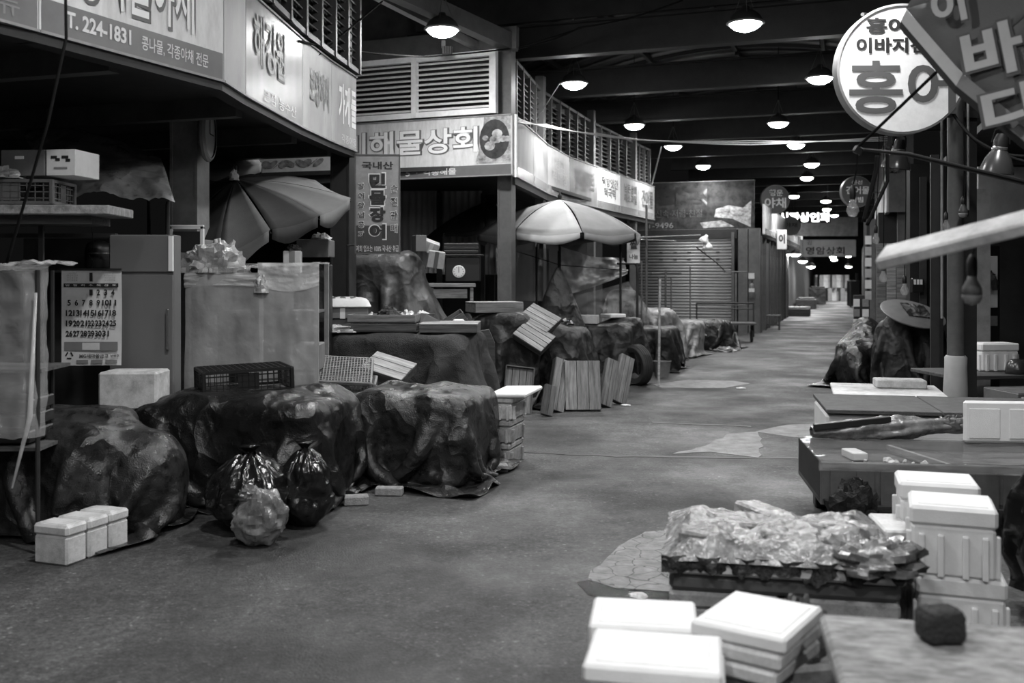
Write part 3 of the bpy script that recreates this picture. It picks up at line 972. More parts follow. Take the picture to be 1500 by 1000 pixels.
# ---- roof: cross girders, arched ribbed sheet, purlins
XL, XR = -3.2, 5.2
ga = math.atan2(-.35, 1)
gd = Vector((1, -.35, 0)).normalized()
gys = [13.9 + 3.05 * k for k in range(9)] + [42, 46, 50, 55, 60]
def axis_x(Y):   # centre line of the street
    return 2.4 + (Y - 13.9) * .345
for i, y in enumerate(gys):
    c = Vector((axis_x(y), y, 0))
    hw = 4.2 if y < 26 else 3.0
    r = struct('beam', 'dark steel cross girder under the street roof', (c.x, c.y, 0), ga)
    MB().box((0, 0, 4.79), (2 * hw, .2, .03)).build('lower_flange', 'steel_dark', r)
    MB().box((0, 0, 5.02), (2 * hw, .02, .44)).build('web', 'steel_dark', r)
    MB().box((0, 0, 5.25), (2 * hw, .2, .03)).build('upper_flange', 'steel_dark', r)
def arch(y0, y1, hw, z0=5.3, rise=.9):
    c = Vector((axis_x((y0 + y1) / 2), (y0 + y1) / 2, 0))
    ln = (y1 - y0) * .95
    r = struct('roof', 'dark arched sheet roof over the street', (c.x, c.y, 0), ga)
    MB().grid(lambda u, v: ((u * 2 - 1) * hw, (v - .5) * ln, z0 + rise * (1 - (u * 2 - 1) ** 2)), 20, 1).build('roof_sheet', 'roof', r, smooth=True)
    n = max(2, int(ln / .5))
    rib = MB().grid(lambda u, v: ((u * 2 - 1) * hw, (v - .5) * .14, z0 - .03 + rise * (1 - (u * 2 - 1) ** 2)), 20, 1).mesh('roof_rib', True)
    rib.materials.append(M['roof_rib'])
    for k in range(n):
        link('roof_rib', rib, None, r, (0, (k + .5 - n / 2) * ln / n, 0))
    for s in (-.75, -.4, 0, .4, .75):
        MB().box((s * hw, 0, z0 - .09 + rise * (1 - s * s)), (.07, ln, .1)).build('purlin', 'steel_dark', r)
for a, b in zip(gys[:-1], gys[1:]):
    arch(a, b, 4.2 if a < 26 else 3.0)
# high flat roof over the near crossing, behind the girder wall
tag(MB().box((.5, 6.0, 6.3), (15, 17, .1), ga).build('ceiling', 'roof'), 'dark high roof over the near crossing', None, None, 'structure')
for k in range(7):
    tag(MB().box((.5 + k * -.3, 12.6 - 2.4 * k, 6.15), (14, .12, .2), ga).build('beam', 'steel_dark'), None, None, None, 'structure')
tag(MB().box((axis_x(13.9) + .2, 13.75, 5.85), (8.6, .06, 1.1), ga).build('wall_gable', 'wall_dark'), 'dark panel wall over the first cross girder', None, None, 'structure')
def span(p0, p1, w, h, material, label=None, name='beam'):
    p0, p1 = Vector(p0), Vector(p1)
    d = p1 - p0
    q = d.to_track_quat('X', 'Z').to_matrix()
    return tag(MB().box((p0 + p1) / 2, (d.length, w, h), q).build(name, material), label, None, None, 'structure')
span((-1.75, 11.0, 4.95), (.02, 13.7, 4.78), .16, .22, 'steel', 'pale diagonal beam from the corner column across the alley')
span((-1.95, 11.6, 5.05), (-.3, 14.0, 4.72), .1, .1, 'steel_light', 'pale thin tie beside the diagonal beam')
span((-1.75, 10.9, 4.85), (-4.2, 12.0, 4.85), .14, .2, 'steel_dark')
# far roof wall over the alley behind the louvre
tag(MB().box((-3.7, 17.2, 5.6), (6, .1, 2.0), -.38).build('wall_alley', 'wall_grey'), 'grey gable over the alley', None, None, 'structure')


# ================================================================== PENDANT LAMPS
def pendant_proto():
    r = thing('pendant_lamp', 'lamp', 'lamp')
    prof = [(.205, 0), (.2, .035), (.17, .09), (.11, .14), (.05, .165), (.04, .2), (.0, .2)]
    MB().lathe(prof, 20).build('lamp_shade', 'steel_dark', r, smooth=True)
    MB().lathe([(.0, -.1), (.07, -.092), (.13, -.07), (.175, -.035), (.195, 0)], 20).build('glass_bowl', 'lamp_glow', r, smooth=True)
    MB().lathe([(.2, -.012), (.225, -.004), (.225, .006), (.2, .012)], 20).build('rim', 'steel_light', r, smooth=True)
    c = MB()
    for k in range(3):
        a = k * 2.094 + .4
        c.tube([(.16 * math.cos(a), .16 * math.sin(a), .09), (0, 0, .46)], .004, 5)
    c.build('hanger', 'steel', r)
    ld = bpy.data.lights.new('lamp_light', 'SPOT')        # the lamp's own light, thrown mostly downwards
    ld.energy = LAMP_STRENGTH * 1.05
    ld.spot_size = math.radians(172); ld.spot_blend = 1.0; ld.shadow_soft_size = .1
    lo = bpy.data.objects.new('lamp_light', ld); COL.objects.link(lo); lo.parent = r; lo.location = (0, 0, -.13)
    return r


LP = pendant_proto()
first = [True]
def pendant(px, py, w, label, rod=1.5, pos=None):
    if pos is None:
        Y = 3.0 * F / (HY - py)
        p = W(px, py, Y)
    else:
        p = Vector(pos)
    if first[0]:
        o = LP; first[0] = False
    else:
        o = copy_tree(LP)
    o.location = p
    o['label'] = label
    o['group'] = 'pendant lamps under the street roof'
    MB().tube([(0, 0, .45), (0, 0, rod)], .006, 6).build('suspension_rod', 'cable', o)
    return o


pendant(648, 43, 50, 'bright pendant lamp hanging in front of the white louvre', 1.4)
pendant(1092, 34, 52, 'bright pendant lamp at the top in front of the first girder', 1.4)
pendant(841, 122, 38, 'pendant lamp hanging before the middle louvres, over the corner panel')
pendant(1201, 114, 40, 'pendant lamp just beside the big round skate sign')
pendant(929, 183, 31, 'pendant lamp over the middle sign band, third of the inner row')
pendant(1140, 180, 30, 'pendant lamp third of the outer row, beyond the second girder')
pendant(986, 214, 27, 'pendant lamp fourth of the inner row, near the end of the louvres')
pendant(1166, 212, 27, 'pendant lamp fourth of the outer row')
pendant(1030, 243, 23, 'pendant lamp above the dark food sign')
pendant(1189, 240, 23, 'pendant lamp fifth of the outer row')
pendant(1182, 260, 20, 'pendant lamp sixth of the outer row')
pendant(1163, 287, 18, 'wide pendant lamp touching the round vegetable sign')
for k, (px, py) in enumerate(((1210, 294), (1211, 306), (1222, 315), (1211, 323))):
    pendant(px, py, 14, ('far pendant lamp just above the lit letter strip', 'far pendant lamp at the end of the lit letter strip', 'far pendant lamp to the side of the lit letter strip', 'far pendant lamp below the lit letter strip')[k])
for k, (px, py, Y) in enumerate(((1220, 376, 58), (1222, 380, 60), (1243, 374, 52), (1243, 390, 60), (1150, 372, 38), (1165, 372, 40), (1176, 382, 44), (1188, 390, 48))):
    p = W(px, py, Y)
    pendant(0, 0, 0, ('tiny lamp at the end of the street, upper of two', 'tiny lamp at the end of the street, lower of two', 'small lamp on the far right row, upper', 'small lamp on the far right row, lower',
                      'small lamp by the pale far left panels, nearest', 'small lamp by the pale far left panels, second', 'bright small lamp low on the far left row', 'faint small lamp farthest on the far left row')[k], .6, p)
# the same rows go on over and behind the photographer
NEAR = [(-.3, 8.8, 4.6), (2.7, 8.3, 4.6), (-.9, 4.4, 4.6), (2.7, 5.4, 4.6), (-1.2, .3, 4.6), (1.7, -.6, 4.6), (-1.5, -4, 4.6), (1.6, -4, 4.6)]
for k, p in enumerate(NEAR):
    pendant(0, 0, 0, 'pendant lamp over the near crossing, above the camera', 1.4, p)

# ================================================================== BUILDERS FOR GOODS
def foam_box(label, loc, w, d, h, rz=0, material='foam', lid=True, ribs=True, group=None, cat='box', name='foam_box', rot=None):
    r = thing(name, label, cat, loc, rz, group, rot=rot)
    lh = .28 * h if lid else 0
    bh = h - lh
    MB().box((0, 0, bh / 2), (w * .955, d * .955, bh), ch=.012).build('body', material, r)
    body = [c for c in r.children if c.name.startswith('body')][0]
    if lid:
        lo = MB().box((0, 0, bh + lh / 2), (w, d, lh), ch=.014).build('lid', material, r)
        MB().box((0, 0, h), (w * .8, d * .72, .006), ch=.002).build('lid_panel', material, lo)
    if ribs:
        for s in (-1, 1):
            for k in (-.36, -.14, .14, .36):
                MB().box((k * w, s * d * .487, bh * .42), (w * .07, .034, bh * .84), ch=.004).build('rib', material, body)
        for s in (-1, 1):
            for k in (-.36, .36):
                MB().box((s * w * .487, k * d, bh * .42), (.034, d * .08, bh * .84), ch=.004).build('rib', material, body)
    return r


def tray(label, loc, w, d, h, rot=(0, 0, 0), planks=3, m_side='wood_dark', m_pl='wood_pale', flip=True, group='wooden trays'):
    """slatted wooden fish tray; flipped trays show their plank bottom"""
    r = thing('wooden_tray', label, 'tray', loc, rot=rot, group=group)
    t = .012
    pw = d / planks
    z = h if flip else 0
    for k in range(planks):
        MB().box((R.uniform(-.003, .003), -d / 2 + (k + .5) * pw, z + (.006 if flip else -.0)), (w, pw - .007, t), ch=.002).build('plank', m_pl, r)
    for s in (-1, 1):
        MB().box((0, s * (d / 2 - t / 2), h / 2), (w - .002, t, h - t), ch=.002).build('side_board', m_side, r)
        MB().box((s * (w / 2 - t / 2), 0, h / 2), (t, d - 2 * t - .002, h - t), ch=.002).build('end_board', m_side, r)
    return r


def lattice_crate(label, loc, w, d, h, rot=(0, 0, 0), material='plastic_grey', n=10, group=None, name='plastic_crate', inv=True):
    r = thing(name, label, 'crate', loc, rot=rot, group=group)
    t = .006
    ztop = h if inv else 0.004
    g = MB()
    for k in range(n + 1):
        g.box((-w / 2 + k * w / n, 0, ztop), (t, d, t))
    m = max(3, int(n * d / w))
    for k in range(m + 1):
        g.box((0, -d / 2 + k * d / m, ztop), (w, t, t))
    tag(g.build('bottom_grid', material, r), kind='stuff')
    for s in (-1, 1):
        for ax in (0, 1):
            q = MB()
            L = w if ax == 0 else d
            nn = n if ax == 0 else m
            def B(a, z, la, lz):
                if ax == 0: q.box((a, s * d / 2, z), (la, t, lz))
                else: q.box((s * w / 2, a, z), (t, la, lz))
            for k in range(nn + 1):
                B(-L / 2 + k * L / nn, h / 2, t * .9, h)
            for k in range(1, 4):
                B(0, h * k / 4, L, t * .9)
            tag(q.build('side_lattice', material, r), kind='stuff')
            q = MB()
            B(0, h / 2, L * .24, h * .7)
            q.build('plain_panel', material, r)
    rim = MB()
    for zz in (0.01, h - .01):
        for s in (-1, 1):
            rim.box((0, s * (d / 2 + .004), zz), (w + .02, .016, .02)); rim.box((s * (w / 2 + .004), 0, zz), (.016, d + .02, .02))
    rim.build('rim', material, r)
    for sx in (-1, 1):
        for sy in (-1, 1):
            MB().box((sx * w / 2, sy * d / 2, h / 2), (.03, .03, h), ch=.006).build('corner_post', material, r)
    return r


def carton(label, loc, w, d, h, rot=(0, 0, 0), material='card', tape=True, group=None, name='cardboard_box', tmat='paper'):
    r = thing(name, label, 'box', loc, rot=rot, group=group)
    MB().box((0, 0, h / 2), (w, d, h), ch=.004).build('carton', material, r)
    if tape:
        MB().box((0, 0, h / 2), (.05, d + .003, h + .003)).build('tape', tmat, r)
    for s in (-1, 1):
        MB().box((0, s * d / 4, h + .002), (w - .01, d / 2 - .006, .004)).build('flap', material, r)
    return r


def brick(label, loc, w, d, h, rz=0, material='brick', name='brick_block'):
    r = thing(name, label, 'brick', loc, rz)
    MB().box((0, 0, h / 2), (w, d, h), ch=.008).build('block', material, r)
    return r


def crumpled(name, label, cat, c, sx, sy, sz, material, seed=0, n=34, parent=None, fa=.5, rough=1.0, group=None):
    """a crumpled heap of sheet: faceted dome with sharp random creases"""
    def fn(u, v):
        a = u * 2 * math.pi; t = v
        rr = math.sin(t * math.pi / 2)
        d = Vector((math.cos(a) * rr, math.sin(a) * rr, math.cos(t * math.pi / 2)))
        k = 1 + fa * rough * (noise.ridged_multi_fractal(d * 1.6 + Vector((seed, 3, 1)), 1, 2.2, 3, .9, 2.0) * .35 - .4) + .18 * noise.cell(d * 5 + Vector((seed, 0, 0)))
        z = max(d.z * k, 0)
        return (c[0] + d.x * k * sx, c[1] + d.y * k * sy, c[2] + z * sz)
    o = MB().grid(fn, n, n // 2).build(name, material, parent, smooth=.5)
    if label: tag(o, label, cat, group)
    return o


def rubbish_bag(label, loc, r0, h, material, seed=0, knot=True, rz=0):
    t = thing('rubbish_bag', label, 'bag', loc, rz)
    prof = []
    for i in range(19):
        s = i / 18
        rr = r0 * (math.sin(min(1, s * 1.9 + .28) * math.pi / 2) if s < .5 else math.cos((s - .5) * 2 * 1.35)) * (1 + .04 * math.sin(s * 9))
        prof.append((max(rr, .02 if s < 1 else .015), h * (.012 + s * .95)))
    def fn(u, v):
        i = v * 18; k = int(min(17, i)); f = i - k
        rr = prof[k][0] * (1 - f) + prof[k + 1][0] * f; z = prof[k][1] * (1 - f) + prof[k + 1][1] * f
        a = u * 2 * math.pi
        d = Vector((math.cos(a), math.sin(a), z / h * 2))
        pl = .13 * max(0, v - .55) * 2 * (math.sin(a * 17 + seed + 2 * nz(d, 1.5)) + .6 * math.sin(a * 29 + seed))
        b = .16 * nz(d + Vector((seed, 0, 0)), 1.5) + .07 * noise.ridged_multi_fractal(d * 2 + Vector((seed, 1, 0)), 1, 2, 3, .9, 2) - .08
        rr *= 1 + pl + b
        return (rr * math.cos(a), rr * math.sin(a), max(.004, z + (.02 * nz(d * 2, 2) if v > .2 else 0)))
    bg = MB().grid(fn, 84, 34).build('bag', material, t, smooth=True)
    if knot:
        kn = MB().lathe([(.02, .0), (.035, .02), (.02, .045), (.03, .06), (.05, .08), (.055, .09)], 16, (0, 0, h * .89), mod=lambda a, s: 1 + .35 * math.sin(a * 5 + seed) * s)
        kn.build('knot', material, bg, smooth=True)
    return t


def canopy(name, label, apex, rim, material, drop=.1, bulge=.06, nrad=8, alt=None, parts_only=None, scallop=.03, valance_gap=False):
    """parasol canopy from its apex and rim corners; one mesh for each panel, with hanging valances"""
    apex = Vector(apex); rim = [Vector(p) for p in rim]
    r = parts_only or thing(name, label, 'parasol', apex)
    n = len(rim)
    for i in range(n):
        a, b = rim[i], rim[(i + 1) % n]
        nn = (a - apex).cross(b - apex).normalized()
        if nn.z < 0: nn = -nn
        def fn(u, v):
            p = apex.lerp(a.lerp(b, u), v)
            out = nn * (bulge * math.sin(math.pi * v * .9) * (1 - .0 * u) - bulge * .5 * math.sin(math.pi * u) * v)
            return p + out - apex
        me = MB().grid(fn, 6, nrad).mesh('canopy_panel', True)
        o = link('canopy_panel', me, (alt or {}).get(i, material), r)
        solid(o, .004)
        if drop:
            mid = (a + b) / 2
            def fv(u, v):
                p = a.lerp(b, .03 + .94 * u)
                q = fn(.03 + .94 * u, 1.0)
                return Vector(q) + Vector((0, 0, -v * drop * (1 - .25 * (2 * u - 1) ** 2) + 0)) + nn * (.02 * math.sin(u * 7) * v)
            vo = link('valance', MB().grid(fv, 8, 2).mesh('valance', True), (alt or {}).get(i, material), o)
            solid(vo, .004)
    return r


def ring(c, rad, n, tilt=(0, 0, 0), ph=0.0):
    E = Euler(tilt).to_matrix()
    return [Vector(c) + E @ Vector((rad * math.cos(ph + 2 * math.pi * k / n), rad * math.sin(ph + 2 * math.pi * k / n), 0)) for k in range(n)]


# ================================================================== LEFT GOODS, NEAR TO FAR
PI = math.pi
# three foam boxes on the road
ax = Vector((math.cos(-.35), math.sin(-.35), 0)); ay = Vector((-ax.y, ax.x, 0))
base = G(98, 831)
for k, lb in enumerate(('dirty white foam box at the front end of the row of three', 'dirty white foam box in the middle of the row of three', 'dirty white foam box at the back end of the row of three')):
    q = base + ay * (.082 + k * .166) - ax * .125
    foam_box(lb, (q.x, q.y, 0), .245, .158, .222, -.35, 'foam_dirty', ribs=False, group='foam boxes in a row on the road')

TARPG = 'tarpaulins over the stalls'
cloth('tarpaulin', 'dark brown tarpaulin over a low heap behind the row of foam boxes', 'tarpaulin', 'tarp_worn', 50, 44, 1.9, 1.75, (-2.62, 6.27), -.25,
      tuck=.006, crease=.02, solids=[('box', (-2.85, 6.32, .33), (.42, .3, .33), -.2, .1), ('ball', (-2.34, 6.34, .3), (.24, .3, .32)), ('box', (-2.9, 6.5, .35), (.4, .2, .36), 0, .1)], seed=3, group=TARPG, steps=120)
cloth('tarpaulin', 'big black tarpaulin under the black crate, behind the rubbish bags', 'tarpaulin', 'tarp_black', 66, 56, 2.75, 2.3, (-1.9, 7.2), -.16,
      tuck=.004, crease=.03, solids=[('box', (-1.9, 7.25, .35), (.66, .5, .35), -.18, .06), ('box', (-2.15, 7.1, .7), (.25, .3, .04), .1, .03), ('box', (-1.5, 7.3, .68), (.12, .35, .06), -.4, .03), ('ball', (-1.75, 7.0, .62), (.25, .2, .14))], seed=5, group=TARPG, steps=130)
cloth('tarpaulin', 'worn shiny tarpaulin with deep folds over the middle stall', 'tarpaulin', 'tarp_worn', 60, 56, 2.15, 2.05, (-.78, 7.95), -.25,
      tuck=.003, crease=.035, solids=[('box', (-.7, 8.0, .33), (.46, .48, .33), -.25, .05), ('box', (-1.2, 8.3, .3), (.35, .32, .3), -.25, .05), ('ball', (-.45, 7.8, .6), (.15, .3, .12))], seed=8, group=TARPG, steps=130)
cloth('netting', 'dark netting hanging over the long table of crates', 'netting', 'net', 54, 46, 3.0, 2.7, (-1.1, 9.95), -.25,
      [('box', (-1.15, 9.95, .51), (.82, .5, .51), -.22, .05), ('box', (-.5, 9.5, .2), (.3, .3, .15), -.2, .1)], seed=11, group='nets over the stalls', steps=120)
cloth('tarpaulin', 'dull black tarpaulin carrying tilted wooden trays in front of the corner column', 'tarpaulin', 'tarp_dull', 50, 46, 2.6, 2.3, (.15, 12.5), -.3,
      [('box', (-.1, 12.6, .55), (.42, .5, .56), -.3, .06), ('box', (.55, 12.6, .46), (.36, .45, .46), -.3, .05), ('ball', (.1, 12.2, .95), (.25, .2, .16))], seed=13, group=TARPG, steps=120)
cloth('tarpaulin', 'crumpled dark tarpaulin beside the old tyre', 'tarpaulin', 'tarp_dull', 44, 44, 2.1, 2.1, (1.5, 15.1), -.3,
      [('box', (1.42, 15.1, .42), (.42, .5, .42), -.33, .05), ('box', (1.75, 15.4, .46), (.25, .3, .46), -.2, .05)], seed=17, group=TARPG)
cloth('tarpaulin', 'low dark tarpaulin over a stall just past the tyre', 'tarpaulin', 'tarp_dull', 40, 44, 1.6, 1.9, (2.45, 16.9), -.33,
      [('box', (2.45, 16.9, .36), (.3, .5, .34), -.33, .05)], seed=19, group=TARPG, steps=90)
cloth('tarpaulin', 'pale sloping sheet drawn over the far stalls before the shutter', 'tarpaulin', 'tarp_pale', 60, 34, 4.6, 2.3, (2.75, 19.0), PI / 2 - .5,
      [('box', (1.9, 17.6, .68), (.3, .5, .66), -.4, .1), ('box', (2.6, 18.9, .48), (.4, .6, .46), -.4, .15), ('box', (3.4, 20.3, .34), (.45, .6, .33), -.4, .1)], seed=23, group=TARPG, steps=100)
cloth('tarpaulin', 'shiny dark tarpaulin at the far end of the left stalls', 'tarpaulin', 'tarp_worn', 40, 40, 2.0, 2.2, (4.35, 21.7), -.4,
      [('box', (4.3, 21.7, .3), (.4, .55, .3), -.4, .08), ('ball', (4.4, 21.3, .5), (.2, .2, .15))], seed=29, group=TARPG, steps=90)

# rubbish bags
p = G(355, 784); rubbish_bag('big black rubbish bag leaning on the tarpaulin, behind the grey bag', (p.x, p.y + .17, 0), .27, .49, 'bag_black', 1)
p = G(440, 776); rubbish_bag('black rubbish bag standing upright nearest the folded tarpaulin', (p.x, p.y + .13, 0), .185, .5, 'bag_black', 4, rz=1)
t = thing('rubbish_bag', 'small pale translucent rubbish bag in front of the black ones', 'bag', G(375, 803) + Vector((0, .1, 0)))
def bagfn(u, v):
    a = u * 2 * PI; s = v * PI
    d = Vector((math.cos(a) * math.sin(s), math.sin(a) * math.sin(s), -math.cos(s)))
    k = 1 + .3 * (noise.ridged_multi_fractal(d * 1.4 + Vector((2.2, 0, 0)), 1, 2.1, 4, .9, 2) - 1.2) * .35 + .14 * nz(d * 1.5, 1.3)
    return (d.x * .165 * k, d.y * .15 * k, max(.003, .15 + d.z * .165 * k + .03 * (1 - abs(d.x)) * max(0, d.z)))
MB().grid(bagfn, 54, 34).build('bag', 'bag_grey', t, smooth=.45)
crumpled('knot', None, None, (-.06, -.02, .27), .07, .06, .09, 'bag_grey', 4, 20, t)
# bricks holding the sheets down
p = G(520, 741); brick('broken concrete lump beside the tarpaulin edge', (p.x, p.y + .05, 0), .17, .1, .065, .2)
p = G(569, 727); brick('pale flat brick holding the folded tarpaulin down', (p.x, p.y + .05, 0), .2, .09, .06, -.05)
p = G(730, 692); brick('grey brick at the foot of the foam box stack', (p.x, p.y + .05, 0), .15, .1, .06, .1)
p = G(232, 772); o = MB().box((0, 0, .012), (.26, .1, .02), (.05, 0, .4), ch=.003).build('wood_offcut', 'wood_dark', None, (p.x, p.y + .04, .004)); tag(o, 'flat dark wood offcut lying beside the foam boxes', 'wood')

# foam box stack past the folded tarpaulin
x0, y0 = -.1, 8.55
for k, lb in enumerate(('stained foam box lowest in the stack past the folded tarpaulin', 'stained foam box second in the stack past the folded tarpaulin', 'dirty foam box third in the stack past the folded tarpaulin')):
    foam_box(lb, (x0 + .01 * k, y0 - .01 * k, .195 * k), .3, .42, .19, -.3, 'foam_stained' if k < 2 else 'foam_dirty', group='foam boxes past the folded tarpaulin')
o = MB().box((0, 0, .018), (.34, .46, .035), ch=.01).build('foam_cover', 'foam', None, (.03, y0 - .05, .588), (.05, -.04, -.35)); tag(o, 'white foam lid crowning the stack past the folded tarpaulin', 'lid')

# crates and trays on the near tarpaulins
lattice_crate('black lattice crate lying upside down on the big tarpaulin', (-1.98, 7.35, .755), .62, .46, .17, (0.0, -.03, .42), 'plastic_black', 14, 'plastic crates')
lattice_crate('grey lattice basket tipped over between the two tarpaulins', (-1.42, 8.42, .64), .44, .36, .2, (.5, .06, .12), 'plastic_grey', 18, 'plastic crates')
lattice_crate('grey lattice basket half hidden under the tipped one', (-1.38, 8.48, .62), .42, .34, .1, (.1, .05, .1), 'plastic_grey', 14, 'plastic crates')
tray('pale upturned wooden tray behind the grey basket', (-1.12, 9.05, .7), .42, .3, .09, (.45, .25, -.35))
tray('long pale wooden tray on the front edge of the netting', (-.6, 9.72, 1.05), .56, .42, .08, (.02, 0, -.05))
tray('wooden tray with pale planks resting flat on the black tarpaulin', (-.22, 12.35, 1.14), .62, .42, .12, (0, 0, .35), m_side='wood_mid')
tray('wooden tray hanging askew, upper of the two tilted ones', (.33, 12.15, 1.02), .42, .34, .08, (.55, .45, -.45), 4)
tray('wooden tray hanging askew, lower of the two tilted ones', (.26, 11.95, .82), .42, .3, .09, (.7, .5, -.45), 4)
# trays leaning at the road
def lean(label, px, py, w, L, h, tilt, rz, planks, flip, ms='wood_mid', mp='wood_pale', roll=0.0):
    g = G(px, py)
    E = Euler((tilt, roll, rz))
    up = E.to_matrix() @ Vector((0, L / 2, 0))
    q = Vector((g.x, g.y, 0)) + Vector((up.x, up.y, up.z + .012))
    r = thing('wooden_tray', label, 'tray', q, rot=tuple(E), group='wooden trays leaning at the road')
    pw = w / planks
    for k in range(planks):
        MB().box((-w / 2 + (k + .5) * pw, 0, h / 2 if flip else -h / 2), (pw - .006, L, .014), ch=.002).build('plank', mp + '_long', r)
    for s in (-1, 1):
        MB().box((s * (w / 2 - .006), 0, 0), (.013, L, h - .014), ch=.002).build('side_board', ms + '_long', r)
        MB().box((0, s * (L / 2 - .006), 0), (w - .026, .013, h - .014), ch=.002).build('end_board', ms, r)
    return r
lean('hollow wooden tray leaning with its inside showing, beside the foam stack', 757, 607, .34, .56, .06, 1.2, .1, 4, False, 'wood_dark', 'wood_mid', .12)
lean('narrow wooden tray leaning on edge, second from the foam stack', 812, 604, .2, .66, .09, 1.15, .35, 2, True, 'wood_dark', 'wood_mid', .35)
lean('broad wooden tray of three planks standing in front', 854, 602, .42, .58, .09, 1.32, 0.02, 3, True, 'wood_dark', 'wood_pale')
lean('wooden tray leaning sideways just past the broad one', 885, 597, .16, .64, .08, 1.1, .3, 2, True, 'wood_dark', 'wood_mid', .4)
lean('bundle of slats bound with a pale string, last of the leaning trays', 905, 592, .2, .68, .07, 1.08, .3, 3, True, 'wood_dark', 'wood_mid', .45)
lean('short wooden tray low behind the leaning ones', 800, 610, .14, .36, .05, 1.2, .3, 2, True, 'wood_dark', 'wood_dark', .3)
p = G(775, 595); o = MB().box((0, 0, 0), (.24, .02, .3), (-.5, .6, .1), ch=.003).build('board_piece', 'plastic_mid', None, (p.x, p.y - .15, .2)); tag(o, 'plain grey board lying across the hollow tray', 'board')
p = G(706, 560); o = MB().prism([(-.14, 0), (.13, 0), (.12, .6), (.06, .74), (-.08, .72), (-.13, .6)], -.02, .02, 'y').build('wood_slab', 'wood_dark', None, (-.3, 10.45, .3), (.1, 0, 0)); tag(o, 'weathered upright wooden slab at the end of the netting', 'wood')

# tyre
g = G(932, 565)
t = thing('old_tyre', 'old car tyre standing on edge against the tarpaulin', 'tyre', (g.x + .02, g.y + .1, .295), rot=(PI / 2 + .1, 0, -1.02))
prof = [(.19, -.07), (.215, -.085), (.265, -.09), (.285, -.075), (.295, -.05), (.297, 0), (.295, .05), (.285, .075), (.265, .09), (.215, .085), (.19, .07), (.185, .0), (.19, -.07)]
MB().lathe(prof, 40, cap=False).build('tyre_wall', 'rubber', t, smooth=.7)
two = [c for c in t.children][0]
for z in (-.05, -.017, .017, .05):
    MB().lathe([(.294, z - .011), (.3, z - .009), (.3, z + .009), (.294, z + .011)], 40, cap=False).build('tread_rib', 'rubber', two, smooth=.5)

# ---------------------------------------------------------------- stall at the far left
# calendar
cal = thing('wall_calendar', 'large paper wall calendar hanging in front of the grey cabinet', 'calendar', W(134, 535, 7.0), .04)
cw, chh = .41, .675
MB().grid(lambda u, v: ((u - .5) * cw, .012 * math.sin(v * 3) * u - .006 * math.cos(u * 3), v * chh), 8, 10).build('sheet', 'paper', cal, smooth=True)
MB().box((0, -.004, chh), (cw + .01, .016, .014)).build('binding', 'ink', cal)
MB().box((0, -.008, chh * .835), (cw * .92, .003, .026)).build('weekday_bar', 'ink', cal)
letters(cal, '일  월  화  수  목  금  토', 0, chh * .835, cw * .86, .015, 'paint_white', -.011)
letters(cal, '1', 0, chh * .92, .022, .06, 'ink', -.009, .03)
for sx, bd in ((-1, '12'), (1, '2')):
    letters(cal, '1 2 3 4 5 6 7\n8 9 10 11 12 13\n14 15 16 17 18\n22 23 24 25 26', sx * .13, chh * .925, .075, .06, 'ink_mid', -.009)
d0 = 1
for row in range(5):
    for c in range(7):
        n = row * 7 + c - 2
        if 1 <= n <= 31:
            s = str(n)
            letters(cal, s, -cw * .43 + (c + .5) * cw * .86 / 7, chh * (.76 - row * .107), .012 * len(s) + .011 * len(s), .042, 'ink', -.009, .035, 'date_number')
MB().box((0, -.0085, chh * .2), (cw * .9, .002, .062)).build('advert_strip', 'ink_mid', cal)
MB().box((.0, -.0098, chh * .2), (.12, .002, .05)).build('advert_panel', 'paper', cal)
letters(cal, 'MG새마을금고', .02, chh * .1, .2, .03, 'ink_grey', -.009, .03)
letters(cal, '남원주', .165, chh * .1, .06, .02, 'ink_grey', -.009, .03)
for k in range(3):
    MB().box((-.06 + k * .1, -.009, chh * .04), (.08, .002, .026)).build('address_block', 'ink_mid', cal)
mbk = MB()
for k in range(3):
    a = k * 2.094 + .5
    mbk.box((-.15 + .02 * math.cos(a), -.009, chh * .105 + .02 * math.sin(a)), (.03, .002, .009), (0, -a - 1.57, 0))
mbk.build('printed_emblem', 'ink', cal)
MB().tube([(0, 0, chh), (.01, 0, chh + .06), (-.02, 0, chh + .1), (.015, 0, chh + .14), (0, .01, chh + .3)], .003, 5).build('hanging_wire', 'cable', cal)

# grey metal cabinet behind the calendar
cab = thing('metal_cabinet', 'tall grey metal cabinet with a white edge behind the calendar', 'cabinet', (-2.74, 7.35, 0), .03)
MB().box((0, .11, .95), (.47, .17, 1.9), ch=.006).build('body', 'panel_metal', cab)
MB().box((0, .015, 1.76), (.46, .02, .27), ch=.003).build('upper_door', 'panel_metal', cab)
cdo = MB().box((0, .015, 1.1), (.46, .02, 1.0), ch=.003).build('lower_door', 'panel_metal', cab)
MB().box((.22, .0, 1.76), (.03, .03, .26)).build('edge_strip', 'paint_white', cab)
MB().box((.2, -.02, 1.2), (.02, .03, .3), ch=.005).build('handle', 'chrome', cdo)
